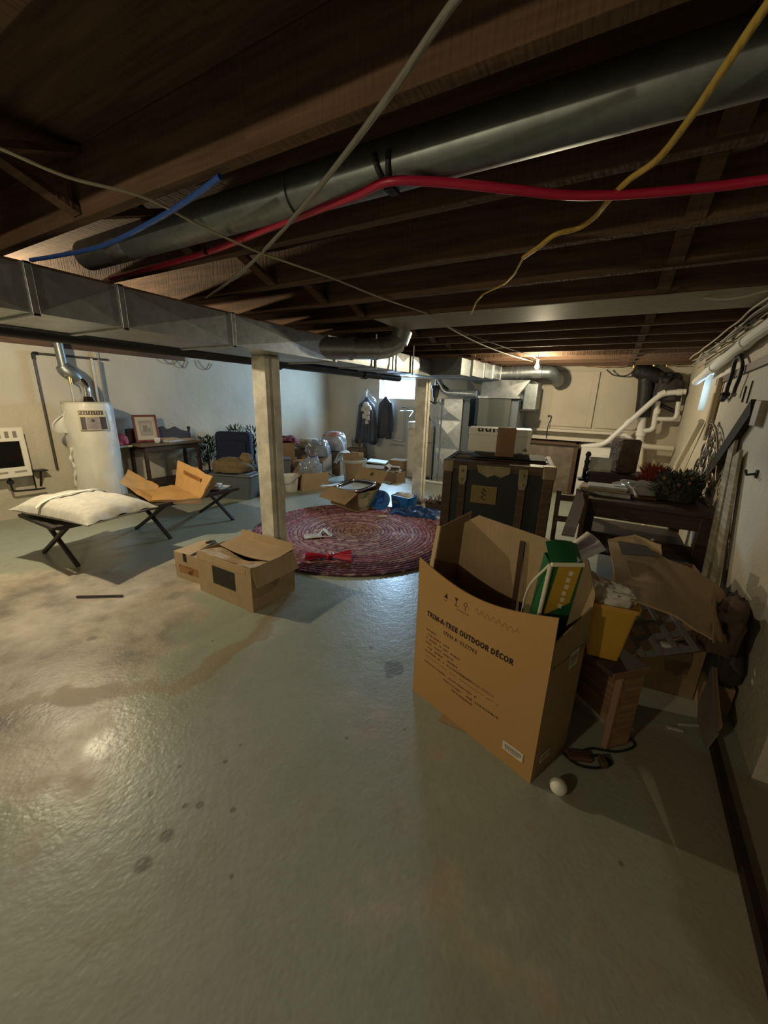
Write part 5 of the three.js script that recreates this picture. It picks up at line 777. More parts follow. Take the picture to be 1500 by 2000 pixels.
{ // things on the trunk
  const on = (px, py, h = TR.h + 0.008) => F(px, py, h);
  const b = on(985, 890); single('dark_cloth', sheet((u, v) => V((u - 0.5) * 0.66, 0.006 + 0.008 * fbm(u * 6, v * 6, 401, 3) - 0.0 * u, (v - 0.5) * 0.4), 18, 12, 0.004), mat(col(0.028, 0.024, 0.016), { roughness: 0.8 }), 'flat dark cloth lying on the steamer trunk lid', 'cloth', [-0.78, TR.h + 0.008, -3.77], TR.th);
  const p0 = on(912, 878, TR.h + 0.012), p1 = on(1030, 882, TR.h + 0.012); const w = 0.6, d = 0.3, h = 0.232; const cx = (p0.x + p1.x) / 2, cz = (p0.z + p1.z) / 2 + 0.08;
  const o = thing('shoe_box', 'white shoe box with black lettering on the steamer trunk', 'shoe box', [-0.965, TR.h + 0.022, -4.13], TR.th + 0.06);
  const wm = mat(col(0.66, 0.64, 0.56), { roughness: 0.5 }); mesh('base', bx(-w / 2, w / 2, 0, h - 0.03, -d / 2, d / 2, 0.003), wm, o);
  mesh('lid', bx(-w / 2 - 0.006, w / 2 + 0.006, h - 0.068, h, -d / 2 - 0.006, d / 2 + 0.006, 0.004), wm, o);
  const tx = canvasTex(1024, 112, (c, W, H) => { c.fillStyle = '#d5d2c6'; c.fillRect(0, 0, W, H); c.fillStyle = '#0c0c0c'; c.font = 'bold 210px sans-serif'; c.textBaseline = 'alphabetic'; c.fillText('adidas', 130, 60, 770); });
  mesh('lettering', bx(-w / 2 + 0.0, w / 2 - 0.0, h - 0.066, h - 0.001, d / 2 + 0.0063, d / 2 + 0.0072), new THREE.MeshStandardMaterial({ map: tx, roughness: 0.5 }), o, true);
  mesh('emblem', [0, 1, 2].map(k => rot(cbx(0.008, 0.016 + 0.008 * k, 0.001), 0, 0, 0.5).translate(0.24 + k * 0.014, 0.03 + 0.003 * k, d / 2 + 0.001)), M.black, o);
  const q = on(984, 893, TR.h + 0.012); const s = carton('small_box', 'plain brown upright box in front of the white shoe box', [q.x, TR.h + 0.022, q.z], TR.th + 0.1, 0.162, 0.26, 0.09, {}, { mat: mat(col(0.36, 0.215, 0.115), { map: T.card, roughness: 0.8 }), closed: true });
  mesh('print_line', bx(-0.04, 0.04, 0.03, 0.036, 0.0452, 0.046), M.cardDark, s);
}
// back wall: two painted panels, rails, lower cupboards
{
  const pm = mat(col(0.62, 0.56, 0.45), { map: T.wall, roughness: 0.7 }); const z = WALL_BACK;
  const mk = (x0, x1, y0, y1, lab) => { const o = thing('wall_panel', lab, 'panel'); mesh('board', bx(x0, x1, y0, y1, z + 0.001, z + 0.03, 0.004), pm, o); mesh('batten', bx(x1, x1 + 0.09, y0, y1, z + 0.001, z + 0.045, 0.004), pm, o); return o; };
  const a = mk(-1.0, -0.36, 1.17, 2.13, 'cream painted hatch panel on the back wall by the bulb'); for (const y of [1.33, 1.9]) mesh('hinge', bx(-1.02, -0.97, y, y + 0.03, z + 0.03, z + 0.038), M.iron, a);
  mk(-0.22, 0.46, 1.17, 2.13, 'cream painted hatch panel on the back wall beside the white pipes');
  const rl = mat(col(0.62, 0.57, 0.48), { roughness: 0.55 });
  single('wall_rail', bx(-1.3, 0.12, 1.075, 1.12, z + 0.001, z + 0.2, 0.005), rl, 'upper white painted rail under the hatch panels', 'rail'); single('wall_rail', bx(-1.3, 0.1, 0.93, 0.99, z + 0.001, z + 0.24, 0.005), rl, 'lower white painted rail along the back wall', 'rail');
  const c = thing('wall_cupboard', 'brownish cupboard with dark frame below the rails', 'cupboard'); mesh('body', bx(-1.25, -0.45, 0, 0.87, z + 0.002, z + 0.5, 0.006), mat(col(0.22, 0.17, 0.125), { map: T.mottle, roughness: 0.6 }), c); mesh('frame_post', bx(-0.45, -0.39, 0, 0.9, z + 0.002, z + 0.52, 0.005), M.woodMid, c); mesh('worktop', bx(-1.28, -0.38, 0.87, 0.9, z + 0.002, z + 0.55, 0.006), M.woodMid, c); mesh('wire', sweep(smooth([[-0.95, 1.35, z + 0.05], [-0.97, 1.1, z + 0.25], [-0.96, 0.95, z + 0.27]], 10), 0.008, 6), M.iron, c);
  const w = thing('white_cabinet', 'white painted cabinet with a recessed door behind the dark table', 'cabinet'); mesh('body', bx(-0.34, 0.34, 0, 0.86, z + 0.002, z + 0.48, 0.006), M.white, w); mesh('door', bx(-0.28, 0.1, 0.06, 0.76, z + 0.48, z + 0.5, 0.006), M.white, w); mesh('door', bx(0.13, 0.31, 0.06, 0.76, z + 0.48, z + 0.5, 0.006), M.white, w); mesh('window', bx(-0.23, -0.09, 0.5, 0.64, z + 0.5, z + 0.506), M.black, w); mesh('knob', new THREE.SphereGeometry(0.02, 10, 8).translate(0.06, 0.42, z + 0.515), M.steel, w);
}
{ // white plastic plumbing in the far right corner
  const z = -7.75; const q = (x, y, dz = 0) => ZP(x, y, z + dz);
  const o = thing('plastic_drain', 'long slanting white plastic drain pipe crossing the back wall', 'pipe');
  mesh('pipe', sweep(elbowed([q(1112, 875), q(1180, 868), q(1292, 768), q(1340, 765)], 0.12, 6), 0.042, 14), M.pvc, o); for (const [a, b, c, d] of [[1222, 830, 1232, 821], [1286, 773, 1300, 766], [1322, 766, 1332, 766]]) mesh('coupling', sweep([q(a, b), q(c, d)], 0.05, 14), M.pvc, o);
  const s = thing('plastic_stack', 'thick white plastic stack pipe with branching traps', 'pipe');
  mesh('stack', sweep([q(1254, 815, -0.12), q(1243, 940, -0.12)], 0.06, 16), M.pvc, s); for (const y of [845, 868]) mesh('hub', sweep([q(1252, y - 4, -0.12), q(1251, y + 6, -0.12)], 0.075, 16), M.pvc, s);
  mesh('trap', sweep(elbowed([q(1290, 755, -0.1), q(1280, 812, -0.1), q(1276, 840, -0.1), q(1253, 842, -0.1)], 0.09, 6), 0.04, 12), M.pvc, s); mesh('trap', sweep(elbowed([q(1330, 755, -0.1), q(1322, 812, -0.1), q(1316, 819, -0.1), q(1281, 818, -0.1)], 0.08, 6), 0.035, 12), M.pvc, s); mesh('trap', sweep(elbowed([q(1206, 848, -0.05), q(1225, 850, -0.05), q(1238, 866, -0.08)], 0.08, 6), 0.036, 12), M.pvc, s); mesh('hub', sweep([q(1284, 798, -0.1), q(1282, 808, -0.1)], 0.052, 12), M.pvc, s);
  const b = thing('plastic_branch', 'horizontal cream pipe with a drop below the traps', 'pipe'); mesh('pipe', sweep([q(1250, 871, 0.02), q(1315, 877, 0.02)], 0.045, 14), mat(col(0.62, 0.57, 0.46), { roughness: 0.5 }), b); mesh('drop', sweep([q(1254, 875, 0.02), q(1250, 922, 0.02)], 0.032, 12), mat(col(0.62, 0.57, 0.46), { roughness: 0.5 }), b);
  single('leaning_pole', sweep([RW(1370, 823, 0.04), F(1321, 912, 0.82), F(1240, 1058, 0.02)], 0.03, 12), mat(col(0.66, 0.60, 0.46), { roughness: 0.5 }), 'cream pole leaning against the right wall beyond the table', 'pole');
  const k = thing('black_flue', 'black lumpy insulated duct hanging in the far right corner', 'duct');
  const bm = mat(col(0.012, 0.011, 0.011), { roughness: 0.55, bump: T.wallBump, bumpScale: 0.01 });
  mesh('drop', sweep(smooth([q(1262, 735, -0.15), q(1260, 770, -0.15), q(1254, 815, -0.15)], 8), 0.11, 14), bm, k); mesh('run', sweep(smooth([q(1240, 722, -0.1), q(1280, 735, -0.15), q(1300, 742, -0.12), q(1306, 744, -0.12)], 10), t => 0.1 + 0.03 * Math.sin(t * 7), 14), bm, k); mesh('branch', sweep(smooth([q(1280, 785, -0.16), q(1305, 798, -0.16), q(1325, 806, -0.16)], 8), 0.03, 8), bm, k); mesh('bulge', lump(0.36, 0.4, 0.24, { seed: 88, amp: 0.4, freq: 2.4, crease: 0.25 }).translate(q(1302, 770).x, q(1302, 770).y - 0.12, z - 0.15), mat(col(0.03, 0.026, 0.024), { roughness: 0.7 }), k);
  for (const [px, py] of [[1237, 716], [1277, 712], [1303, 713]]) single('pipe_bracket', lump(0.045, 0.09, 0.045, { seed: px, amp: 0.3, freq: 3, nu: 12, nv: 8 }), M.brass, 'small bright brass pipe clamp under the back ledger', 'clamp', q(px, py + 4, -0.12), 0, 'pipe clamps on the back wall');
  single('copper_pipe', sweep(smooth([q(1303, 715, -0.1), q(1360, 713, -0.1), q(1375, 712, 0.2)], 8), 0.014, 8), mat(col(0.5, 0.42, 0.3), { metalness: 0.6, roughness: 0.4 }), 'thin bright pipe running under the back ledger to the right wall', 'pipe');
  single('copper_pipe', sweep(smooth([q(1130, 712, -0.14), q(1180, 716, -0.14), q(1225, 714, -0.14)], 10), t => 0.02 + 0.006 * Math.sin(t * 40), 8), mat(col(0.3, 0.2, 0.12), { metalness: 0.4, roughness: 0.5 }), 'short dark pipe with a bright wrap under the back ledger', 'pipe');
  single('wire_loop', sweep(smooth([q(1185, 722, -0.1), q(1200, 733, -0.1), q(1225, 733, -0.1), q(1240, 722, -0.1)], 14), 0.01, 6), M.black, 'dark wire drooping over the back wall hatch panel', 'wire');
}

// ---------------------------------------------------------------- right side: dark table, big carton, clutter
{
  const o = thing('work_table', 'dark wooden table loaded with clutter against the right wall', 'table', [0.385, 0, -4.05]);
  mesh('table_top', bx(-0.51, 0.455, 0.765, 0.8, -0.9, 0.45, 0.006), M.woodDark, o); mesh('apron', bx(-0.44, 0.44, 0.64, 0.765, 0.38, 0.405, 0.004), M.woodDark, o); mesh('apron', bx(-0.455, -0.43, 0.64, 0.765, -0.84, 0.4, 0.004), M.woodDark, o);
  for (const x of [-0.41, 0.39]) for (const z of [-0.82, 0.37]) mesh('leg', cbx(0.09, 0.765, 0.09, x, 0.3825, z, 0.008), M.woodDark, o);
  mesh('stretcher', cbx(0.8, 0.12, 0.04, 0, 0.44, 0.37, 0.005), M.woodDark, o); mesh('shelf', bx(-0.42, 0.42, 0.3, 0.325, -0.8, 0.36, 0.004), M.woodDark, o);
  for (const [x, h] of [[-0.05, 0.13], [0.1, 0.16]]) single('candle_stub', cyl(0.025, 0.012, h, 0, 0, 0, 12), M.white, 'white candle stub standing on the lower shelf of the dark table', 'candle', [0.385 + x, 0.326, -3.8], 0, 'candle stubs under the dark table');
}
{ const Y = 0.801; // clutter on the table
  const tray = thing('mahogany_box', 'flat mahogany box under the log block', 'box', [0.2, Y, -4.62], 0.05); const mh = mat(col(0.075, 0.026, 0.018), { map: T.wood, roughness: 0.45 }); mesh('body', cbx(0.62, 0.1, 0.4, 0, 0.05, 0, 0.006), mh, tray); mesh('front', cbx(0.64, 0.03, 0.03, 0, 0.09, 0.2, 0.004), mh, tray);
  const lg = thing('log_block', 'rough bark-covered log block standing on the mahogany drawer', 'log', [0.19, Y + 0.106, -4.62], 0.5); mesh('bark', (() => { const g = cbx(0.2, 0.33, 0.2, 0, 0.165, 0, 0.02); return g; })(), mat(col(0.17, 0.115, 0.08), { map: T.mottle, roughness: 0.95, bump: T.wallBump, bumpScale: 0.02 }), lg); mesh('cut_face', cbx(0.17, 0.004, 0.17, 0, 0.332, 0, 0.001), mat(col(0.16, 0.1, 0.06), { map: T.wood, roughness: 0.8 }), lg);
  const st = [[0.06, -3.92, 0.42, 0.03, 0.26, 'thick pale phone book lowest in the stack on the dark table', M.paper], [0.05, -3.94, 0.36, 0.02, 0.24, 'worn magazine in the middle of the stack on the dark table', M.cardPale], [0.08, -3.92, 0.3, 0.02, 0.2, 'pale folder on top of the stack on the dark table', M.paper]]; let y = Y; st.forEach(([x, z, w, h, d, lab, m], k) => { single('paper_stack', cbx(w, h, d, 0, h / 2, 0, 0.004), m, lab, 'papers', [x, y + 0.0005, z], 0.06 * (k - 1)); y += h + 0.001; });
  single('painted_tile', cbx(0.18, 0.016, 0.12, 0, 0.008, 0, 0.004), mat(col(0.3, 0.28, 0.25), { map: T.rust, roughness: 0.4 }), 'dark patterned tile on the edge of the dark table', 'tile', [0.36, Y, -3.9], 0.1);
  const gf = thing('glass_frame', 'small glass panel in a carved dark stand on the table', 'frame', [-0.03, Y, -4.5], 0.2); mesh('carved_post', [bar([-0.11, 0, 0], [-0.1, 0.3, 0], 0.035, 0.03, 0.006), ...[0.05, 0.12, 0.2, 0.27].map(v => new THREE.SphereGeometry(0.028, 10, 8).translate(-0.1, v, 0))], M.woodDark, gf); mesh('glass', rot(cbx(0.2, 0.24, 0.008), -0.15, 0, 0).translate(0.03, 0.125, -0.02), mat(col(0.5, 0.48, 0.42), { roughness: 0.1, metalness: 0.2 }), gf); mesh('base', cbx(0.32, 0.025, 0.1, 0, 0.0125, 0, 0.005), M.woodDark, gf);
  const of = thing('orange_tinsel', 'orange-red feathery tinsel bunch on the dark table', 'tinsel', [0.44, Y, -4.32]); mesh('strands', sprig(91, 0.12, 0.2, 320, 0.09, 0.012, 0.6), mat(col(0.36, 0.055, 0.02), { roughness: 0.5 }), of); mesh('beads', [[0.03, 0.2, 0.06], [0.05, 0.1, 0.1], [-0.08, 0.06, 0.12], [-0.14, 0.08, 0.1], [-0.1, 0.02, 0.16], [0.1, 0.17, 0.05]].map(p => new THREE.SphereGeometry(0.011, 10, 8).translate(...p)), M.chrome, of);
  const cb = thing('clear_wrapper', 'clear crumpled plastic wrapper lying among the table clutter', 'wrapper', [0.38, Y + 0.018, -4.05], 0.3); mesh('film', lump(0.34, 0.08, 0.26, { seed: 93, amp: 0.45, freq: 4, crease: 0.5 }), mat(col(0.75, 0.76, 0.76), { transmission: 0.6, roughness: 0.12, thickness: 0 }), cb); mesh('lining', lump(0.26, 0.05, 0.18, { seed: 94, amp: 0.4, freq: 4 }), mat(col(0.32, 0.27, 0.24), { map: T.rust, roughness: 0.6 }), cb);
  single('white_cable', sweep(smooth([[0.12, Y + 0.09, -3.95], [0.2, Y + 0.1, -4.0], [0.28, Y + 0.06, -3.88], [0.3, Y + 0.03, -3.8]], 18), 0.011, 8), M.white, 'short white cord curling over the table papers', 'cord');
  [[0.54, -4.62, 0.12, 0.13, 'dark evergreen wreath behind the orange tinsel', 95, green, 300, 0.09], [0.58, -4.0, 0.17, 0.2, 'bushy green and brown dried wreath on the table corner', 96, mat(col(0.045, 0.05, 0.022), { roughness: 0.8 }), 420, 0.08], [0.70, -4.42, 0.1, 0.16, 'brown dried flower bunch below the iron scrollwork', 97, mat(col(0.07, 0.045, 0.025), { roughness: 0.85 }), 220, 0.08]].forEach(([x, z, r, h, lab, s, m, n, bl]) => { const w = thing('dried_wreath', lab, 'wreath', [x, Y, z]); mesh('foliage', sprig(s, r, h, n, bl, 0.022, 0.4), m, w); mesh('core', lump(r * 1.7, h * 0.85, r * 1.5, { seed: s, amp: 0.3, freq: 3 }), mat(col(0.02, 0.022, 0.012), { roughness: 0.9 }), w); if (s === 96) [0, 1, 2, 3].forEach(k => mesh('berry', new THREE.SphereGeometry(0.014, 8, 6).translate(0.1 * Math.sin(k * 2.4), 0.15 + 0.02 * k, 0.13 - 0.01 * k), mat(col(0.2, 0.08, 0.04)), w)); });
  // wrought-iron scroll headboard leaning on the wall
  const ir = mat(col(0.16, 0.125, 0.085), { metalness: 0.5, roughness: 0.45 }); const sc = thing('iron_scroll', 'wrought iron scrollwork panel leaning against the right wall', 'ironwork', [0.80, Y, -4.42]); sc.scale.set(1, 1.12, 1.2);
  const scroll = (z, y, r, dir, turns = 1.4) => { const pts = []; for (let i = 0; i <= 26; i++) { const t = i / 26, a = dir * t * turns * 6.283 + 0.6, rr = r * 1.25 * (1 - 0.72 * t); pts.push(V(0, y + Math.sin(a) * rr, z + Math.cos(a) * rr)); } return sweep(pts, 0.009, 6); };
  const arc = []; for (let i = 0; i <= 20; i++) { const t = i / 20; arc.push(V(0, 0.06 + 0.5 * Math.sin(0.25 + t * 1.35), 0.42 - 0.75 * t)); } const lean = g => rot(g, 0, 0, -0.08);
  mesh('outer_bow', lean(sweep(arc, 0.009, 8)), ir, sc); let kk = 0; for (const [z, y, r, d] of [[-0.3, 0.5, 0.07, 1], [-0.17, 0.46, 0.07, -1], [-0.06, 0.38, 0.075, 1], [0.06, 0.33, 0.07, -1], [0.17, 0.25, 0.07, 1], [0.28, 0.17, 0.06, -1], [-0.24, 0.34, 0.075, -1], [-0.12, 0.27, 0.07, 1], [0.02, 0.2, 0.07, -1], [0.14, 0.12, 0.06, 1], [-0.28, 0.18, 0.07, 1], [-0.15, 0.12, 0.07, -1], [-0.03, 0.08, 0.06, 1]]) mesh('scroll', lean(scroll(z, y, r, d)), ir, sc);
  mesh('foot_rod', lean(sweep([[0, 0.012, 0.45], [0, 0.012, -0.38]], 0.008, 8)), ir, sc);
}
// planks leaning on the right wall
single('dark_plank', bar([WR(-3.55) - 0.03, 1.575, -3.55], [WR(-4.6) - 0.06, 0.815, -4.55], 0.03, 0.13, 0.004, 0), mat(col(0.028, 0.021, 0.016), { map: T.wood, roughness: 0.9 }), 'long dark weathered plank leaning along the right wall above the table', 'plank');
for (const [z, h, lab, t] of [[-3.12, 1.34, 'pale upright board leaning on the right wall beside the dark table', 0.0], [-2.9, 1.26, 'second pale board leaning on the right wall with its edge darkened', 0.02]]) single('pale_board', bar([WR(z) - 0.085 + t, 0.0, z], [WR(z - 0.7) - 0.03, h, z - 0.7], 0.022, 0.13, 0.004), mat(col(0.46, 0.41, 0.31), { map: T.wood, roughness: 0.8 }), lab, 'board');
{ const a = RW(1492, 808, 0); single('junction_box', cbx(0.04, 0.16, 0.12, -0.02, 0, 0, 0.006), mat(col(0.26, 0.22, 0.16), { roughness: 0.6 }), 'tan electrical box on the right wall above the dark plank', 'box', [a.x, a.y, a.z - 0.02]); }
{ // plastic wrapped panel and chair parts between trunk and table
  const c = thing('wooden_chair', 'dark wooden chair squeezed between trunk and table', 'chair', [-0.13, 0, -3.33], 0.2); for (const x of [-0.1, 0.1]) mesh('back_post', bar([x, 0, -0.12], [x * 1.05, 0.86, -0.18], 0.035, 0.03, 0.005), M.woodMid, c); mesh('seat', cbx(0.24, 0.03, 0.26, 0, 0.43, 0, 0.006), M.woodMid, c); for (const x of [-0.09, 0.09]) mesh('leg', bar([x, 0.42, 0.11], [x, 0, 0.12], 0.03, 0.03, 0.004), M.woodMid, c); mesh('back_slat', cbx(0.2, 0.05, 0.016, 0, 0.8, -0.176, 0.004), M.woodMid, c); mesh('back_slat', cbx(0.2, 0.05, 0.016, 0, 0.62, -0.162, 0.004), M.woodMid, c);
  const p = thing('wrapped_panel', 'narrow panel in shiny clear wrap leaning on the wooden chair', 'panel'); const A = F(1097, 1042, 0.62), B = F(1122, 1046, 0.62), C = F(1148, 962, 0.86), D = F(1128, 954, 0.88); mesh('panel', quadSheet(A, B, C, D, 0.02, 0, 4), mat(col(0.30, 0.26, 0.26), { roughness: 0.2, clearcoat: 0.8 }), p); mesh('shiny_corner', quadSheet(C.clone().lerp(B, 0.25).add(V(0, 0.006, 0.006)), C.clone().add(V(0, 0.006, 0.006)), D.clone().lerp(C, 0.3).add(V(0, 0.006, 0.006)), D.clone().lerp(C, 0.6).lerp(A, 0.06).add(V(0, 0.006, 0.006)), 0.002, 0, 2), M.chrome, p);
}
// big printed carton
{
  const L = V(-0.71, 0, -1.65), P = V(-0.04, 0, -1.41), R = V(0.07, 0, -1.70), B = V(-0.6, 0, -1.94);
  const o = thing('printed_carton', 'tall open brown carton printed with outdoor decor lettering', 'box'); const t = 0.006;
  const inkFaint = 'rgba(52,30,16,0.62)';
  const tex = canvasTex(1200, 1360, (c, W, H) => { // 0.712 m wide, 0.8 m high; y from the top
    c.fillStyle = '#b08a55'; c.fillRect(0, 0, W, H); const r = rng(5); for (let i = 0; i < 9000; i++) { c.fillStyle = `rgba(${90 + r() * 60},${60 + r() * 40},${20 + r() * 20},0.06)`; c.fillRect(r() * W, r() * H, 2 + r() * 30, 1 + r() * 2); }
    const X = u => u * W, Yy = y => (1 - y / 0.8) * H; c.fillStyle = '#24140c'; c.textBaseline = 'alphabetic';
    c.font = 'bold 60px sans-serif'; { const tw = c.measureText('TRIM-A-TREE OUTDOOR DÉCOR').width; c.save(); c.translate(X(0.105), Yy(0.508)); c.scale(W * 0.69 / tw, 1); c.lineWidth = 4; c.strokeStyle = '#24140c'; c.strokeText('TRIM-A-TREE OUTDOOR DÉCOR', 0, 0); c.fillText('TRIM-A-TREE OUTDOOR DÉCOR', 0, 0); c.restore(); }
    c.font = 'bold 44px sans-serif'; c.fillText('ITEM #: 2127702', X(0.27), Yy(0.462), W * 0.36);
    const line = (u, y, n, h, seed) => { const q = rng(seed); let x = X(u); for (let i = 0; i < n; i++) { const w = 12 + q() * 16; if (q() > 0.16) { c.fillStyle = `rgba(52,30,16,${0.4 + q() * 0.4})`; c.fillRect(x, Yy(y) - h, w, h * (0.75 + 0.25 * q())); c.clearRect; } x += w + 5; } };
    line(0.11, 0.425, 6, 18, 11); line(0.11, 0.40, 12, 18, 12); line(0.11, 0.375, 18, 20, 13); line(0.11, 0.35, 10, 18, 14); line(0.3, 0.35, 5, 18, 15); line(0.11, 0.325, 14, 18, 16); line(0.11, 0.30, 22, 18, 17); line(0.12, 0.275, 30, 7, 18); line(0.11, 0.235, 24, 18, 19); line(0.3, 0.205, 22, 18, 20); line(0.38, 0.178, 9, 22, 21);
    c.fillStyle = inkFaint; c.font = 'bold 34px sans-serif'; c.fillText('LIGHT BLUE SHELLS', X(0.44), Yy(0.30), W * 0.3);
    c.strokeStyle = c.fillStyle = '#2e1b10'; c.lineWidth = 5; // handling symbols
    c.beginPath(); c.moveTo(X(0.245), Yy(0.655)); c.lineTo(X(0.27), Yy(0.68)); c.lineTo(X(0.28), Yy(0.652)); c.closePath(); c.fill(); c.fillRect(X(0.25), Yy(0.642), 26, 5);
    c.beginPath(); c.moveTo(X(0.335), Yy(0.68)); c.lineTo(X(0.365), Yy(0.68)); c.lineTo(X(0.35), Yy(0.66)); c.closePath(); c.fill(); c.fillRect(X(0.347), Yy(0.66), 8, 30); c.fillRect(X(0.338), Yy(0.642), 36, 5);
    c.beginPath(); c.arc(X(0.425), Yy(0.668), 15, 0, 7); c.stroke(); c.fillRect(X(0.423), Yy(0.655), 6, 28); c.fillRect(X(0.36), Yy(0.628), 120, 4);
    c.strokeStyle = 'rgba(50,30,18,0.45)'; c.lineWidth = 4; c.beginPath(); for (let i = 0; i < 26; i++) { const x = X(0.5 + 0.012 * i), y = Yy(0.665 + 0.014 * Math.sin(i * 1.9)); i ? c.lineTo(x, y) : c.moveTo(x, y); } c.stroke();
  });
  const topY = u => 0.8 - 0.075 * Math.sin(u * Math.PI) + 0.012 * u * 0; const nrm = V(-(P.z - L.z), 0, P.x - L.x).normalize();
  const fg = sheet((u, v) => { const y = v * topY(u); const p = L.clone().lerp(P, u); const flap = Math.max(0, y - 0.57); p.addScaledVector(nrm, 0.014 * Math.sin(u * Math.PI) * Math.sin(v * 3.1) + flap * 0.02); p.y = y; return p; }, 24, 24, t);
  { const uv = fg.attributes.uv, p = fg.attributes.position; for (let i = 0; i < uv.count; i++) uv.setXY(i, uv.getX(i), p.getY(i) / 0.8); }
  mesh('front_panel', fg, new THREE.MeshStandardMaterial({ map: tex, roughness: 0.85, color: col(0.95, 0.95, 0.95) }), o, true);
  const pan = (name, a, b, h, wob = 0.008, m = M.card) => mesh(name, sheet((u, v) => { const p = a.clone().lerp(b, u); p.y = v * h(u); const n = V(-(b.z - a.z), 0, b.x - a.x).normalize(); return p.addScaledVector(n, wob * Math.sin(u * 3.14) * Math.sin(v * 3)); }, 14, 14, t), m, o);
  pan('right_panel', P, R, u => 0.685 + 0.055 * u, 0.004); pan('back_panel', R, B, u => 0.80 + 0.16 * sstep(0, 0.1, u) + 0.035 * u - 0.08 * sstep(0.86, 1, u), 0.012); 
  // left side folds: inner flap and upright edge
  pan('left_panel', B, L, u => 0.6 + 0.19 * sstep(0.8, 1, u), -0.01);
  mesh('left_flap', quadSheet(V(-0.675, 0.58, -1.745), V(-0.60, 0.58, -1.95), V(-0.56, 0.985, -1.97), V(-0.66, 0.93, -1.79), 0.008, 0.0, 6), M.cardDark, o); mesh('flap_fold', quadSheet(V(-0.68, 0.58, -1.742), V(-0.715, 0.60, -1.775), V(-0.695, 0.92, -1.83), V(-0.662, 0.93, -1.788), 0.006, 0, 4), M.cardPale, o);
  mesh('bottom', bx(-0.3, 0.02, 0.0, 0.001, -0.1, 0.1).translate(-0.2, 0.002, -1.62), M.card, o);
  // dark gap between the two back flaps, a strip of brown tape
  const s0 = R.clone().lerp(B, 0.52), s1 = R.clone().lerp(B, 0.485); const inw = V(0.34, 0, 1).normalize().multiplyScalar(0.016); mesh('slot_tape', quadSheet(s0.clone().setY(0.3).add(inw), s1.clone().setY(0.3).add(inw), s1.clone().setY(0.93).add(inw), s0.clone().setY(0.93).add(inw), 0.002, 0, 3), mat(col(0.05, 0.022, 0.014), { roughness: 0.5 }), o);
  // white labels
  const bar_ = canvasTex(160, 96, (c, W, H) => { c.fillStyle = '#cfcabb'; c.fillRect(0, 0, W, H); c.fillStyle = '#2b2622'; for (let i = 0; i < 30; i++) c.fillRect(14 + i * 4.5, 22, (i * 7) % 3 + 1, 40); c.fillRect(20, 70, 110, 6); }); const lm = new THREE.MeshStandardMaterial({ map: bar_, roughness: 0.6 });
  const onF = (u, y) => { const p = L.clone().lerp(P, u); p.y = y; return p.addScaledVector(nrm, 0.014 * Math.sin(u * Math.PI) * Math.sin(y / topY(u) * 3.1) + 0.003); };
  const lab = (f, u0, u1, y0, y1) => sheet((u, v) => f(u0 + (u1 - u0) * u, y0 + (y1 - y0) * v), 3, 2, 0.0008);
  mesh('barcode_label', lab(onF, 0.80, 0.935, 0.075, 0.122), lm, o, true);
  const n2 = V(-(R.z - P.z), 0, R.x - P.x).normalize(); const onR = (u, y) => { const p = P.clone().lerp(R, u); p.y = y; return p.addScaledVector(n2, 0.004 * Math.sin(u * 3.14) * Math.sin(y / 0.7 * 3) + 0.003); };
  mesh('barcode_label', lab(onR, 0.16, 0.4, 0.075, 0.12), lm, o, true); mesh('address_label', lab(onR, 0.5, 0.76, 0.5, 0.58), lm, o, true);
  mesh('crease', lab(onR, 0.02, 0.98, 0.566, 0.569), M.cardDark, o);
}
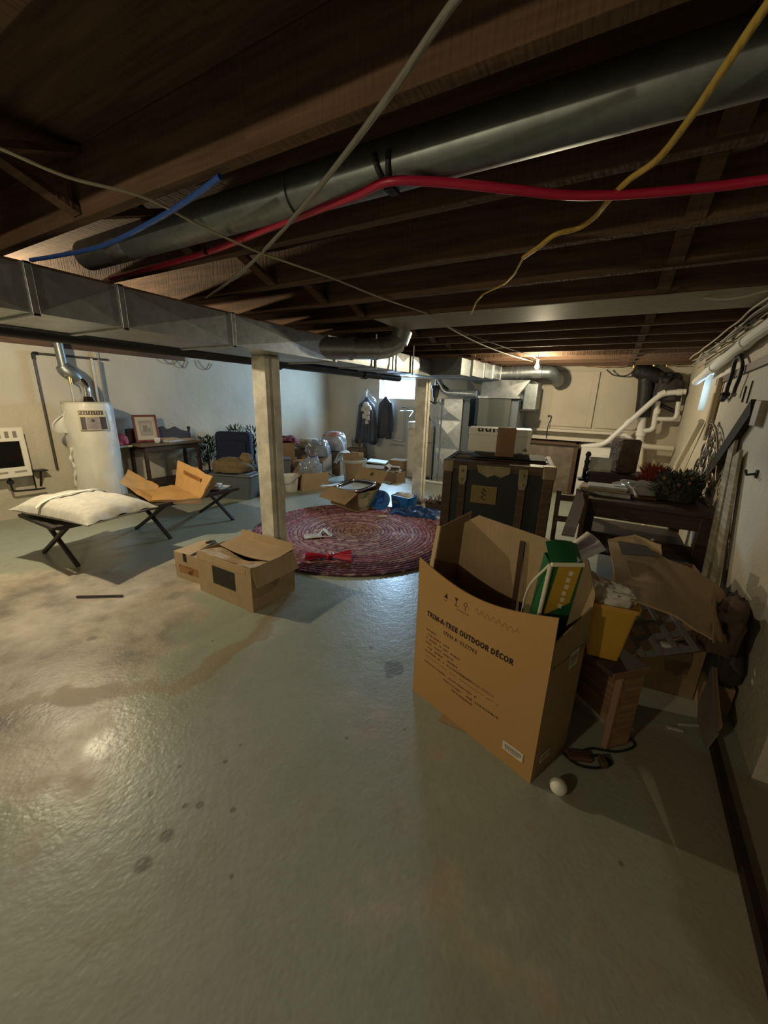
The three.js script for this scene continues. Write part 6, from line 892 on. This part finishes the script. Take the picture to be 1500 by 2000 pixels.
// green garden-product bag standing in the carton
{ const o = thing('green_bag', 'green and yellow printed bag sticking out of the tall carton', 'bag');
  const a = F(1066, 1222, 0.62), b = F(1102, 1092, 0.98); const ax = b.clone().sub(a); const up = ax.clone().normalize(); const side = V(1, 0, -0.5).addScaledVector(up, -V(1, 0, -0.5).dot(up)).normalize(); const fr = V().crossVectors(side, up).normalize();
  const base = a.clone().addScaledVector(up, -0.3); const len = ax.length() + 0.3; const at = (s, f, h) => base.clone().addScaledVector(side, s).addScaledVector(fr, f).addScaledVector(up, h);
  const tex = canvasTex(256, 512, (c, W, H) => { c.fillStyle = '#1d5a34'; c.fillRect(0, 0, W, H); const r = rng(9); for (let i = 0; i < 400; i++) { c.fillStyle = `rgba(${60 + r() * 90},${110 + r() * 60},${70 + r() * 50},0.25)`; c.fillRect(r() * W, H * 0.45 + r() * H * 0.55, 3 + r() * 12, 10 + r() * 30); }
    c.fillStyle = '#b8922f'; c.beginPath(); c.moveTo(70, 0); c.lineTo(250, 0); c.lineTo(236, 150); c.lineTo(40, 205); c.closePath(); c.fill(); c.save(); c.translate(160, 172); c.rotate(-1.45); c.fillStyle = '#d8d2b8'; for (let i = 0; i < 6; i++) { c.fillRect(i * 26, -18 + (i % 2) * 4, 17, 34); c.clearRect; } c.restore(); });
  const face = sheet((u, v) => at(-0.06 + 0.12 * u, 0.05 - 0.02 * v, len * v), 6, 10, 0.004); mesh('front', face, new THREE.MeshStandardMaterial({ map: tex, roughness: 0.4 }), o, true);
  const gm = mat(col(0.018, 0.115, 0.04), { roughness: 0.4 }); mesh('side', sheet((u, v) => at(-0.06 - 0.02 * Math.sin(u * 3.14) * (1 - v), 0.05 - 0.02 * v - 0.1 * u * (1 - 0.3 * v), len * v), 6, 8, 0.004), gm, o); mesh('back', sheet((u, v) => at(0.06 - 0.12 * u, -0.05 + 0.01 * v, len * v), 4, 4, 0.004), gm, o); mesh('side', sheet((u, v) => at(0.06, -0.05 + 0.1 * u * (1 - 0.2 * v), len * v), 3, 4, 0.004), gm, o);
  mesh('top_flap', quadSheet(at(-0.06, 0.03, len), at(0.06, 0.03, len), at(0.06, -0.06, len + 0.03), at(-0.06, -0.06, len + 0.04), 0.005, 0.01, 5), gm, o);
  mesh('white_edge', [sweep([at(-0.06, 0.053, 0.12), at(-0.06, 0.034, len)], 0.0085, 8), bar(at(-0.06, 0.034, len), at(0.06, 0.034, len), 0.016, 0.03, 0.003)], mat(col(0.66, 0.62, 0.5), { roughness: 0.5 }), o); mesh('white_edge', sweep(smooth([at(-0.08, -0.05, 0.15), at(-0.1, -0.03, len * 0.72), at(-0.062, 0.03, len)], 10), 0.005, 6), mat(col(0.66, 0.62, 0.5), { roughness: 0.5 }), o);
  const p = thing('clear_pouch', 'clear plastic pouch with a printed slip lying against the green bag', 'pouch'); const A = F(1112, 1064, 1.0), B = F(1130, 1098, 0.985), C = F(1184, 1074, 0.97), D = F(1146, 1038, 0.99); mesh('slip', quadSheet(A, B, C, D, 0.004, 0.012, 6), mat(col(0.42, 0.42, 0.44), { map: T.mottle, roughness: 0.25, clearcoat: 0.9 }), p);
  for (let k = 0; k < 2; k++) { const u0 = 0.3 + 0.28 * k; mesh('print_line', quadSheet(A.clone().lerp(B, u0).lerp(D.clone().lerp(C, u0), 0.12).add(V(0, 0.012, 0)), A.clone().lerp(B, u0 + 0.07).lerp(D.clone().lerp(C, u0 + 0.07), 0.12).add(V(0, 0.012, 0)), A.clone().lerp(B, u0 + 0.07).lerp(D.clone().lerp(C, u0 + 0.07), 0.8).add(V(0, 0.012, 0)), A.clone().lerp(B, u0).lerp(D.clone().lerp(C, u0), 0.8).add(V(0, 0.012, 0)), 0.001, 0, 2), mat(col(0.22, 0.22, 0.25), { roughness: 0.4 }), p); } }
// yellow bin on a chipboard stand
{
  const th = Math.PI / 4; const o = thing('chipboard_stand', 'small chipboard stand with dark top under the yellow bin', 'stand', [0.13, 0, -1.92], th);
  const pale = mat(col(0.36, 0.225, 0.13), { map: T.wood, roughness: 0.75 }), dark = mat(col(0.05, 0.03, 0.022), { roughness: 0.6 });
  mesh('top', bx(-0.1, 0.1, 0.42, 0.445, -0.2, 0.19, 0.004), dark, o); mesh('top_edge', bx(-0.1, 0.1, 0.415, 0.447, 0.19, 0.196, 0.002), mat(col(0.2, 0.1, 0.06), { roughness: 0.6 }), o);
  mesh('side_panel', bx(-0.02, 0.1, 0, 0.42, 0.165, 0.182, 0.003), pale, o); mesh('side_panel', bx(-0.1, 0.1, 0, 0.42, -0.19, -0.172, 0.003), pale, o); mesh('back_panel', bx(0.085, 0.1, 0.02, 0.42, -0.17, 0.165, 0.003), pale, o); mesh('panel_edge', bx(-0.035, -0.02, 0, 0.42, 0.155, 0.185, 0.003), mat(col(0.26, 0.16, 0.1), { roughness: 0.8 }), o);
  const b = thing('yellow_bin', 'mustard yellow plastic waste bin full of white tissue', 'bin', [0.145, 0.448, -1.86], 0.1); const ym = mat(col(0.46, 0.27, 0.028), { roughness: 0.4 });
  mesh('body', tubGeo(0.185, 0.15, 0.27, 0.68, 0.008), ym, b); mesh('rim', (() => { const g = tubGeo(0.2, 0.165, 0.02, 1.0, 0.003); return g.translate(0, 0.258, 0); })(), mat(col(0.5, 0.27, 0.06), { roughness: 0.4 }), b);
  single('tissue_wad', lump(0.15, 0.085, 0.12, { seed: 103, amp: 0.5, freq: 3, crease: 0.45 }), mat(col(0.60, 0.57, 0.5), { roughness: 0.85 }), 'crumpled white tissue heaped in the yellow bin', 'tissue', [0.145, 0.685, -1.87], 0.3);
}
// collapsed cartons over a crate, against the right wall
{
  const cd = M.cardDark; const o = thing('collapsed_carton', 'big collapsed carton sagging over the crate beside the right wall', 'cardboard');
  const A = F(1208, 1166, 0.76), B = F(1392, 1250, 0.62), C = F(1396, 1140, 0.70), D = F(1188, 1052, 0.80);
  mesh('panel', quadSheet(A, B, C, D, 0.008, 0.03, 12, 0.02, 3), M.card, o); mesh('flap', quadSheet(B, F(1420, 1255, 0.52), F(1425, 1170, 0.55), C, 0.006, 0, 6, 0.04, 5), M.card, o); mesh('flap', quadSheet(D, C.clone().lerp(D, 0.45), F(1290, 1065, 0.83), F(1240, 1043, 0.84), 0.006, 0, 6, 0.01, 6), M.cardPale, o);
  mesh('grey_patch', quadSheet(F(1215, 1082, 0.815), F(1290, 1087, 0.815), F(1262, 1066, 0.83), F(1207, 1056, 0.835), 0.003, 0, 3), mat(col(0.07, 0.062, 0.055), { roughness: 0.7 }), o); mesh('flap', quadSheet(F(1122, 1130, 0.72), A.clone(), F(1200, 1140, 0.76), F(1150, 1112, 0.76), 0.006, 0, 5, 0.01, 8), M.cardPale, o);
  carton('under_carton', 'dark carton propping up the collapsed cardboard', [0.42, 0, -2.62], 0.1, 0.42, 0.62, 0.5, {}, { mat: M.cardDark });
  const z = -2.22; const p = thing('leaning_cardboard', 'brown cardboard panel tilted under the grey rack', 'cardboard'); mesh('panel', quadSheet(F(1226, 1346, 0.12), F(1366, 1322, 0.12), F(1350, 1238, 0.4), F(1225, 1285, 0.42), 0.006, 0, 6, 0.01, 2), M.card, p); mesh('tape_patch', quadSheet(F(1296, 1330, 0.135), F(1362, 1318, 0.135), F(1346, 1250, 0.385), F(1300, 1266, 0.385), 0.001, 0.0, 4), M.cardDark, p);
  // grey lattice rack
  const rk = thing('plastic_rack', 'grey plastic lattice rack behind the yellow bin', 'rack', [0.36, 0.5, -2.12], 0.5); rk.rotation.set(0.5, 0.5, 0); const rm = mat(col(0.15, 0.15, 0.145), { roughness: 0.5 }); for (let i = 0; i < 4; i++) { mesh('rack_bar', cbx(0.26, 0.014, 0.03, 0, 0, -0.12 + i * 0.08, 0.003), rm, rk); mesh('rack_bar', cbx(0.026, 0.014, 0.27, -0.115 + i * 0.077, 0.003, 0, 0.003), rm, rk); }
  single('white_spoon', (() => { const g = lump(0.13, 0.02, 0.05, { seed: 5, amp: 0.1, nu: 20, nv: 10 }); return g; })(), mat(col(0.42, 0.4, 0.35), { roughness: 0.5 }), 'pale plastic scoop lying beside the grey rack', 'scoop', [0.45, 0.45, -2.08], 0.2);
  // bent sheets leaning along the right wall down to the floor
  const w = thing('leaning_sheet', 'long bent sheet of white-backed cardboard leaning along the right wall', 'cardboard');
  mesh('sheet', sheet((u, v) => { const zz = -2.75 + 0.72 * u; const top = 0.46 - 0.36 * u; return V(0.635 + 0.02 * v + 0.012 * Math.sin(u * 5) + 0.03 * u, Math.max(0.004, top * v + 0.004), zz); }, 12, 6, 0.008), mat(col(0.20, 0.175, 0.14), { map: T.card, roughness: 0.8 }), w); mesh('brown_back', sheet((u, v) => { const zz = -2.8 + 0.75 * u; const top = 0.49 - 0.37 * u; return V(0.647 + 0.02 * v + 0.012 * Math.sin(u * 5) + 0.03 * u, Math.max(0.004, top * v + 0.02), zz); }, 12, 6, 0.006), M.cardDark, w);
  single('dark_rags', lump(0.13, 0.36, 0.62, { seed: 111, amp: 0.45, freq: 2.6, crease: 0.3 }), mat(col(0.035, 0.026, 0.02), { map: T.cloth, roughness: 0.95 }), 'heap of dark rags pushed between cardboard and the right wall', 'rags', [0.735, 0.18, -2.62], -0.03);
  single('brown_rag', lump(0.14, 0.24, 0.2, { seed: 112, amp: 0.45, freq: 2.6, crease: 0.3 }), mat(col(0.10, 0.06, 0.04), { map: T.cloth, roughness: 0.95 }), 'torn brown paper hanging off the collapsed carton edge', 'paper', [0.64, 0.42, -2.25], 0.05);
  carton('under_carton', 'dark carton under the rags beside the right wall', [0.73, 0, -2.62], -0.03, 0.13, 0.175, 0.6, {}, { mat: M.cardDark, closed: true });
}
{ // floor bits
  const a = F(1392, 1440), b = F(1500, 1960); single('floor_bar', bar([0.69, 0.016, -2.25], [0.64, 0.016, -0.75], 0.03, 0.055, 0.006), mat(col(0.026, 0.014, 0.009), { map: T.wood, roughness: 0.55 }), 'long dark wooden strip lying on the floor along the right wall', 'strip');
  const e = F(1097, 1533, 0.03); const eg = lump(0.066, 0.078, 0.066, { seed: 2, amp: 0, e: 1, flat: 0.98 }); single('white_egg', rot(eg, 0.5, 0, 0.3).translate(0, 0.0, 0), mat(col(0.80, 0.78, 0.68), { roughness: 0.5 }), 'white egg-shaped ball on the floor by the tall carton', 'ball', [e.x, 0.002, e.z]);
  single('tangled_cable', sweep(smooth([[1098, 1470, 0.006], [1125, 1492, 0.006], [1165, 1500, 0.006], [1195, 1490, 0.006], [1180, 1478, 0.01], [1130, 1475, 0.006], [1150, 1462, 0.006], [1205, 1468, 0.006], [1240, 1455, 0.006], [1232, 1442, 0.006]].map(p => F(...p)), 60), 0.005, 6), M.iron, 'thin dark cord tangled on the floor beside the tall carton', 'cord');
  { const c = F(1177, 1487, 0.02); single('cord_plug', cbx(0.03, 0.035, 0.045, 0, 0.0175, 0, 0.006), mat(col(0.08, 0.045, 0.025), { roughness: 0.5 }), 'small brown plug at the end of the floor cord', 'plug', [c.x, 0.0, c.z], 0.4); }
  [[1345, 1417, 0.1, 0.5, 'white splinter of plastic lying beside the dark floor strip'], [1318, 1425, 0.07, 0.2, 'faint paper strip lying near the dark floor strip']].forEach(([px, py, l, t, lab]) => { const c = F(px, py); single('floor_scrap', cbx(l, 0.008, 0.016, 0, 0.004, 0, 0.002), M.paper, lab, 'scrap', [c.x, 0.0005, c.z], t); });
  single('wood_chip', cbx(0.1, 0.02, 0.05, 0, 0.01, 0, 0.004), M.woodMid, 'small wood block on the floor between carton and stand', 'wood block', [0.13, 0.0005, -1.66], 0.4);
  { const c = F(740, 925); single('floor_wire', sweep(smooth([F(735, 948), F(748, 943), F(760, 946), F(775, 940)].map(p => p.setY(0.006)), 16), 0.007, 6), M.iron, 'dark wire on the floor behind the open carton', 'wire'); }
}

// small pieces that belong to one part of their thing sit under that part
function nest(thingName, child, part, nth = 0) {
  scene.children.filter(o => o.name === thingName || o.name.startsWith(thingName + '_')).forEach(o => {
    const p = o.children.filter(c => c.name === part)[nth]; if (!p) return; o.children.filter(c => c.name === child && c !== p).forEach(c => p.add(c)); });
}
for (const a of [['printed_carton', 'barcode_label', 'front_panel'], ['printed_carton', 'address_label', 'right_panel'], ['printed_carton', 'crease', 'right_panel'], ['printed_carton', 'slot_tape', 'back_panel'], ['printed_carton', 'flap_fold', 'left_flap'],
  ['white_cabinet', 'knob', 'door'], ['white_cabinet', 'window', 'door'], ['wall_panel', 'hinge', 'board'], ['steamer_trunk', 'paper_label', 'body'], ['steamer_trunk', 'lock_plate', 'body'], ['steamer_trunk', 'rivet', 'body'], ['steamer_trunk', 'top_slat', 'lid_top'],
  ['trunk_duct', 'seam_band', 'takeoff_pipe'], ['round_duct', 'seam_band', 'pipe'], ['bay_duct', 'joint_band', 'pipe'], ['taped_carton', 'black_square', 'panel'], ['taped_carton', 'tape', 'top_flap'], ['small_carton', 'black_tape', 'lid_flap'], ['small_carton', 'tape_strap', 'lid_flap'], ['small_carton', 'printing', 'panel'],
  ['shoe_box', 'lettering', 'lid'], ['shoe_box', 'emblem', 'base'], ['blue_bin', 'label', 'body'], ['water_heater', 'warning_label', 'blanket'], ['water_heater', 'blanket_seam', 'blanket'], ['water_heater', 'blanket_flap', 'blanket'], ['water_heater', 'shutoff', 'water_pipe'], ['unfolded_carton', 'printing', 'panel', 2],
  ['green_bag', 'white_edge', 'front'], ['collapsed_carton', 'grey_patch', 'panel'], ['leaning_cardboard', 'tape_patch', 'panel'], ['water_pipe', 'clip', 'tube'], ['drain_pipe', 'hub', 'pipe'], ['waste_pipe', 'coupling', 'pipe'], ['plastic_drain', 'coupling', 'pipe'], ['plastic_stack', 'hub', 'stack'], ['floor_pipe', 'coupling', 'pipe'], ['conduit', 'sleeve', 'pipe'],
  ['open_carton', 'printed_side', 'panel', 3], ['open_carton', 'symbol', 'flap', 0], ['heap_carton', 'shipping_label', 'panel'], ['garment_bag', 'flower', 'dress'], ['navy_suitcase', 'front_pocket', 'shell'], ['water_softener', 'seam', 'cabinet'], ['pressure_tank', 'band', 'shell'], ['clear_pouch', 'print_line', 'slip'], ['small_box', 'print_line', 'panel'], ['wrapped_panel', 'shiny_corner', 'panel'], ['support_post', 'edge_board', 'shaft'], ['furnace', 'flue_bracket', 'flue'], ['blue_disc', 'knob', 'disc']]) nest(...a);

renderer.render(scene, camera);
